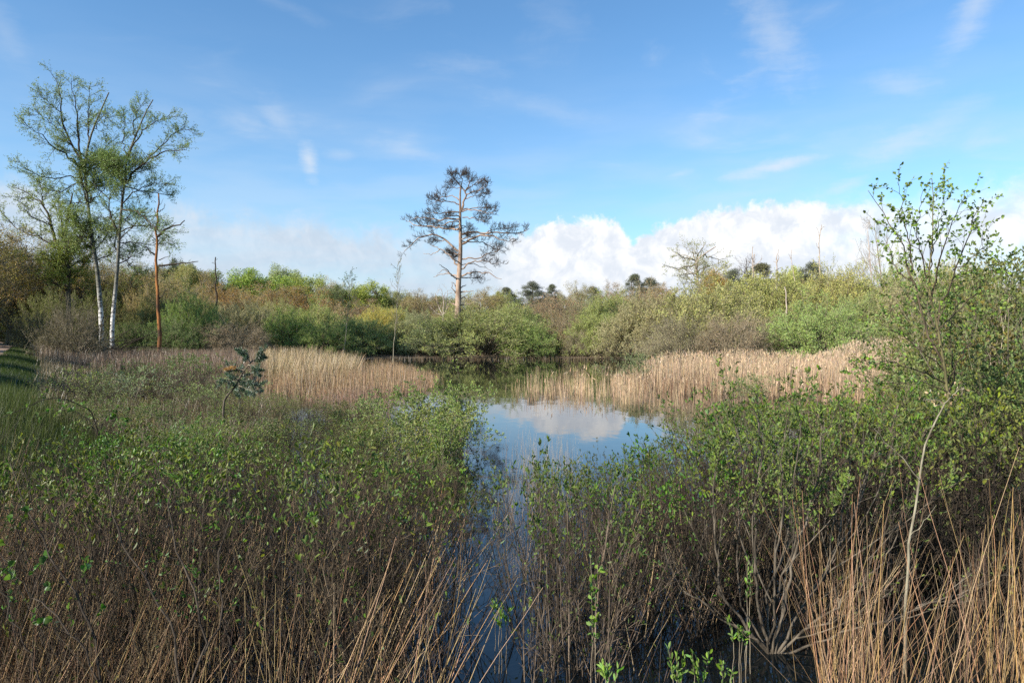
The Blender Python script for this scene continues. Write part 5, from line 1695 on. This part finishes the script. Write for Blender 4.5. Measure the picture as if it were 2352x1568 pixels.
def sprigs():
    g = np.random.default_rng(351)
    lab = {'a': 'bright green leafy sprig rising in the dark water left of the bottom centre group',
           'b': 'bright green sprig at the bottom edge, right one of the close pair',
           'c': 'bright green sprig at the bottom edge, left one of the close pair',
           'd': 'bright green sprig at the bottom edge right of the close pair',
           'e': 'bright green sprig at the bottom edge left of the close pair',
           'f': 'hanging chain of rounded pale green leaves on a thin stem over the dark water',
           'g': 'small upright green sprig halfway up the dark water among the right-hand shrubs',
           'h': 'green leafy shoot beside the foot of the grey-stemmed willow'}
    spots = [('a', 1150, 1440, 1372, 5.6, 4), ('b', 1605, 1600, 1500, 4.6, 3), ('c', 1555, 1600, 1490, 4.6, 3), ('d', 1668, 1610, 1520, 4.5, 2), ('e', 1400, 1600, 1520, 4.6, 3),
             ('f', 1362, 1470, 1270, 5.2, 2), ('g', 1718, 1360, 1290, 5.6, 2), ('h', 1700, 1500, 1425, 5.4, 4)]
    for key, x, yb, yt, D, m in spots:
        base = Vector((px(x, yb, D).x, D, 0.0))
        low = -0.1
        parts = []
        polys, SS, DD = [], [], []
        for i in range(m):
            dx = (i - (m - 1) / 2) * 16 + g.normal(0, 4)
            top = px(x + dx, yt + g.uniform(0, 26) * (i > 0), D + g.normal(0, 0.08)) - base
            mid = px(x + dx * 0.5, (yb + yt) / 2, D) - base
            polys.append([Vector((dx * 0.002, 0, low)), mid, top])
        P, Rd = hand(polys, [0.0035] * m, 10, 0.004, 0.5, g)
        seg = P[:, -4:] if key != 'f' else P[:, -7:]
        S1, D1 = along(seg, 18 if key != 'f' else 22, 0.0, 1.02, 0.55, g)
        D1[:, 2] += 0.4 if key != 'f' else -0.4
        n = len(S1)
        lf = leaves(S1, D1, 0.055 * g.uniform(0.6, 1.15, n), 0.017 if key != 'f' else 0.034, g, True)
        thing('willow_sprig', [('stem', mesh('stem', [(*tube(P, Rd, 5), 0)], [TWIG]), K), ('foliage', mesh('foliage', [(*lf, 0)], [LEAFN]), (0.17, 0.30, 0.055))], lab[key], 'sprig', base)


little_pine()
bramble()
alder()
sprigs()


# ------------------------------------------------------------------ foreground straw
def scr_field(name, n, x0, x1, D0, D1, hlo, hhi, rad, color, label, cat, lean, dirx=0.0, seed=1, wig=0.03, cells=0.35, amt=0.3, tubes=True, k=5, droop=0.0, mat=None, keepfn=None):
    g = np.random.default_rng(seed)
    Y = np.sqrt(g.uniform(D0 ** 2, D1 ** 2, n))
    X = (g.uniform(x0, x1, n) - 1176) / F * Y
    p = clump(np.stack([X, Y], 1), g, amt, cells)
    X, Y = p[:, 0], p[:, 1]
    if keepfn is not None:
        q = keepfn(X, Y)
        X, Y = X[q], Y[q]
    n = len(X)
    Z = np.maximum(ground_z(X, Y), -0.15)
    S = np.stack([X, Y, Z], 1)
    D = np.stack([g.normal(dirx, lean, n), g.normal(0, lean, n), np.ones(n)], 1)
    P, Rd = walk(S, D, g.uniform(hlo, hhi, n), rad * g.uniform(0.6, 1.4, n), k, wig, -droop, 0.35, g)
    parts = [(*(tube(P, Rd, 3) if tubes else ribbon(P, Rd, g)), 0)]
    single(name, mesh(name, parts, [mat or STRAW], False), label, cat, 'stuff', color=color)


lft = lambda X, Y: (X < -0.30 - 0.03 * Y) & (rng.random(len(X)) < np.interp(X / Y, [-0.2, -0.05], [1.0, 0.25]))
rgt = lambda X, Y: (X > 0.35 + 0.05 * Y) & ~((Y < 6.5) & (X / Y > 0.22) & (X / Y < 0.47)) & (rng.random(len(X)) < np.interp(X / Y, [0.06, 0.25], [0.3, 1.0]))
scr_field('dry_grass', 3000, -60, 1130, 4.4, 10.5, 0.3, 1.15, 0.0026, (0.09, 0.06, 0.044), 'tangled brown dead stems filling the left thicket', 'dead stems', 0.42, 0.0, 401, 0.05, keepfn=lft)
scr_field('dry_grass', 1000, -60, 1080, 4.2, 7.5, 0.5, 1.5, 0.0028, (0.42, 0.28, 0.15), 'straw-coloured grass stalks crossing each other in the lower left', 'dry grass', 0.38, 0.08, 402, 0.03, keepfn=lft)
scr_field('dry_grass', 1500, -80, 470, 4.2, 7.5, 0.4, 1.1, 0.0028, (0.30, 0.20, 0.105), 'dense golden straw under the leafy shrubs in the lower left corner', 'dry grass', 0.28, 0.0, 403, 0.03)
scr_field('dry_grass', 1700, 1240, 2400, 5.0, 10.5, 0.3, 1.2, 0.0026, (0.12, 0.085, 0.06), 'brown dead stems standing in the water among the right-hand shrubs', 'dead stems', 0.22, 0.0, 404, 0.04, keepfn=rgt)
scr_field('dry_grass', 260, 1250, 1950, 5.0, 7.5, 0.6, 1.5, 0.0030, (0.42, 0.29, 0.18), 'scattered straw stalks leaning among the right-hand shrubs', 'dry grass', 0.30, 0.0, 405, 0.03, keepfn=rgt)
scr_field('moor_grass', 135, 1880, 2420, 3.9, 5.4, 0.8, 2.0, 0.0026, (0.33, 0.205, 0.105), 'tall golden moor grass stalks in the lower right corner', 'dry grass', 0.17, 0.03, 406, 0.035, cells=0.5, amt=0.45)
scr_field('moor_grass', 170, 1930, 2420, 4.0, 6.0, 0.6, 1.5, 0.0020, (0.24, 0.15, 0.09), 'fine side shoots and bent stems among the golden moor grass', 'dry grass', 0.32, 0.0, 407, 0.05, cells=0.3, amt=0.3)
scr_field('rushes', 420, 1150, 1330, 7.5, 16, 0.3, 0.9, 0.0020, (0.34, 0.26, 0.17), 'few hair-thin rushes standing in the open channel', 'rushes', 0.14, 0.0, 408, 0.03)
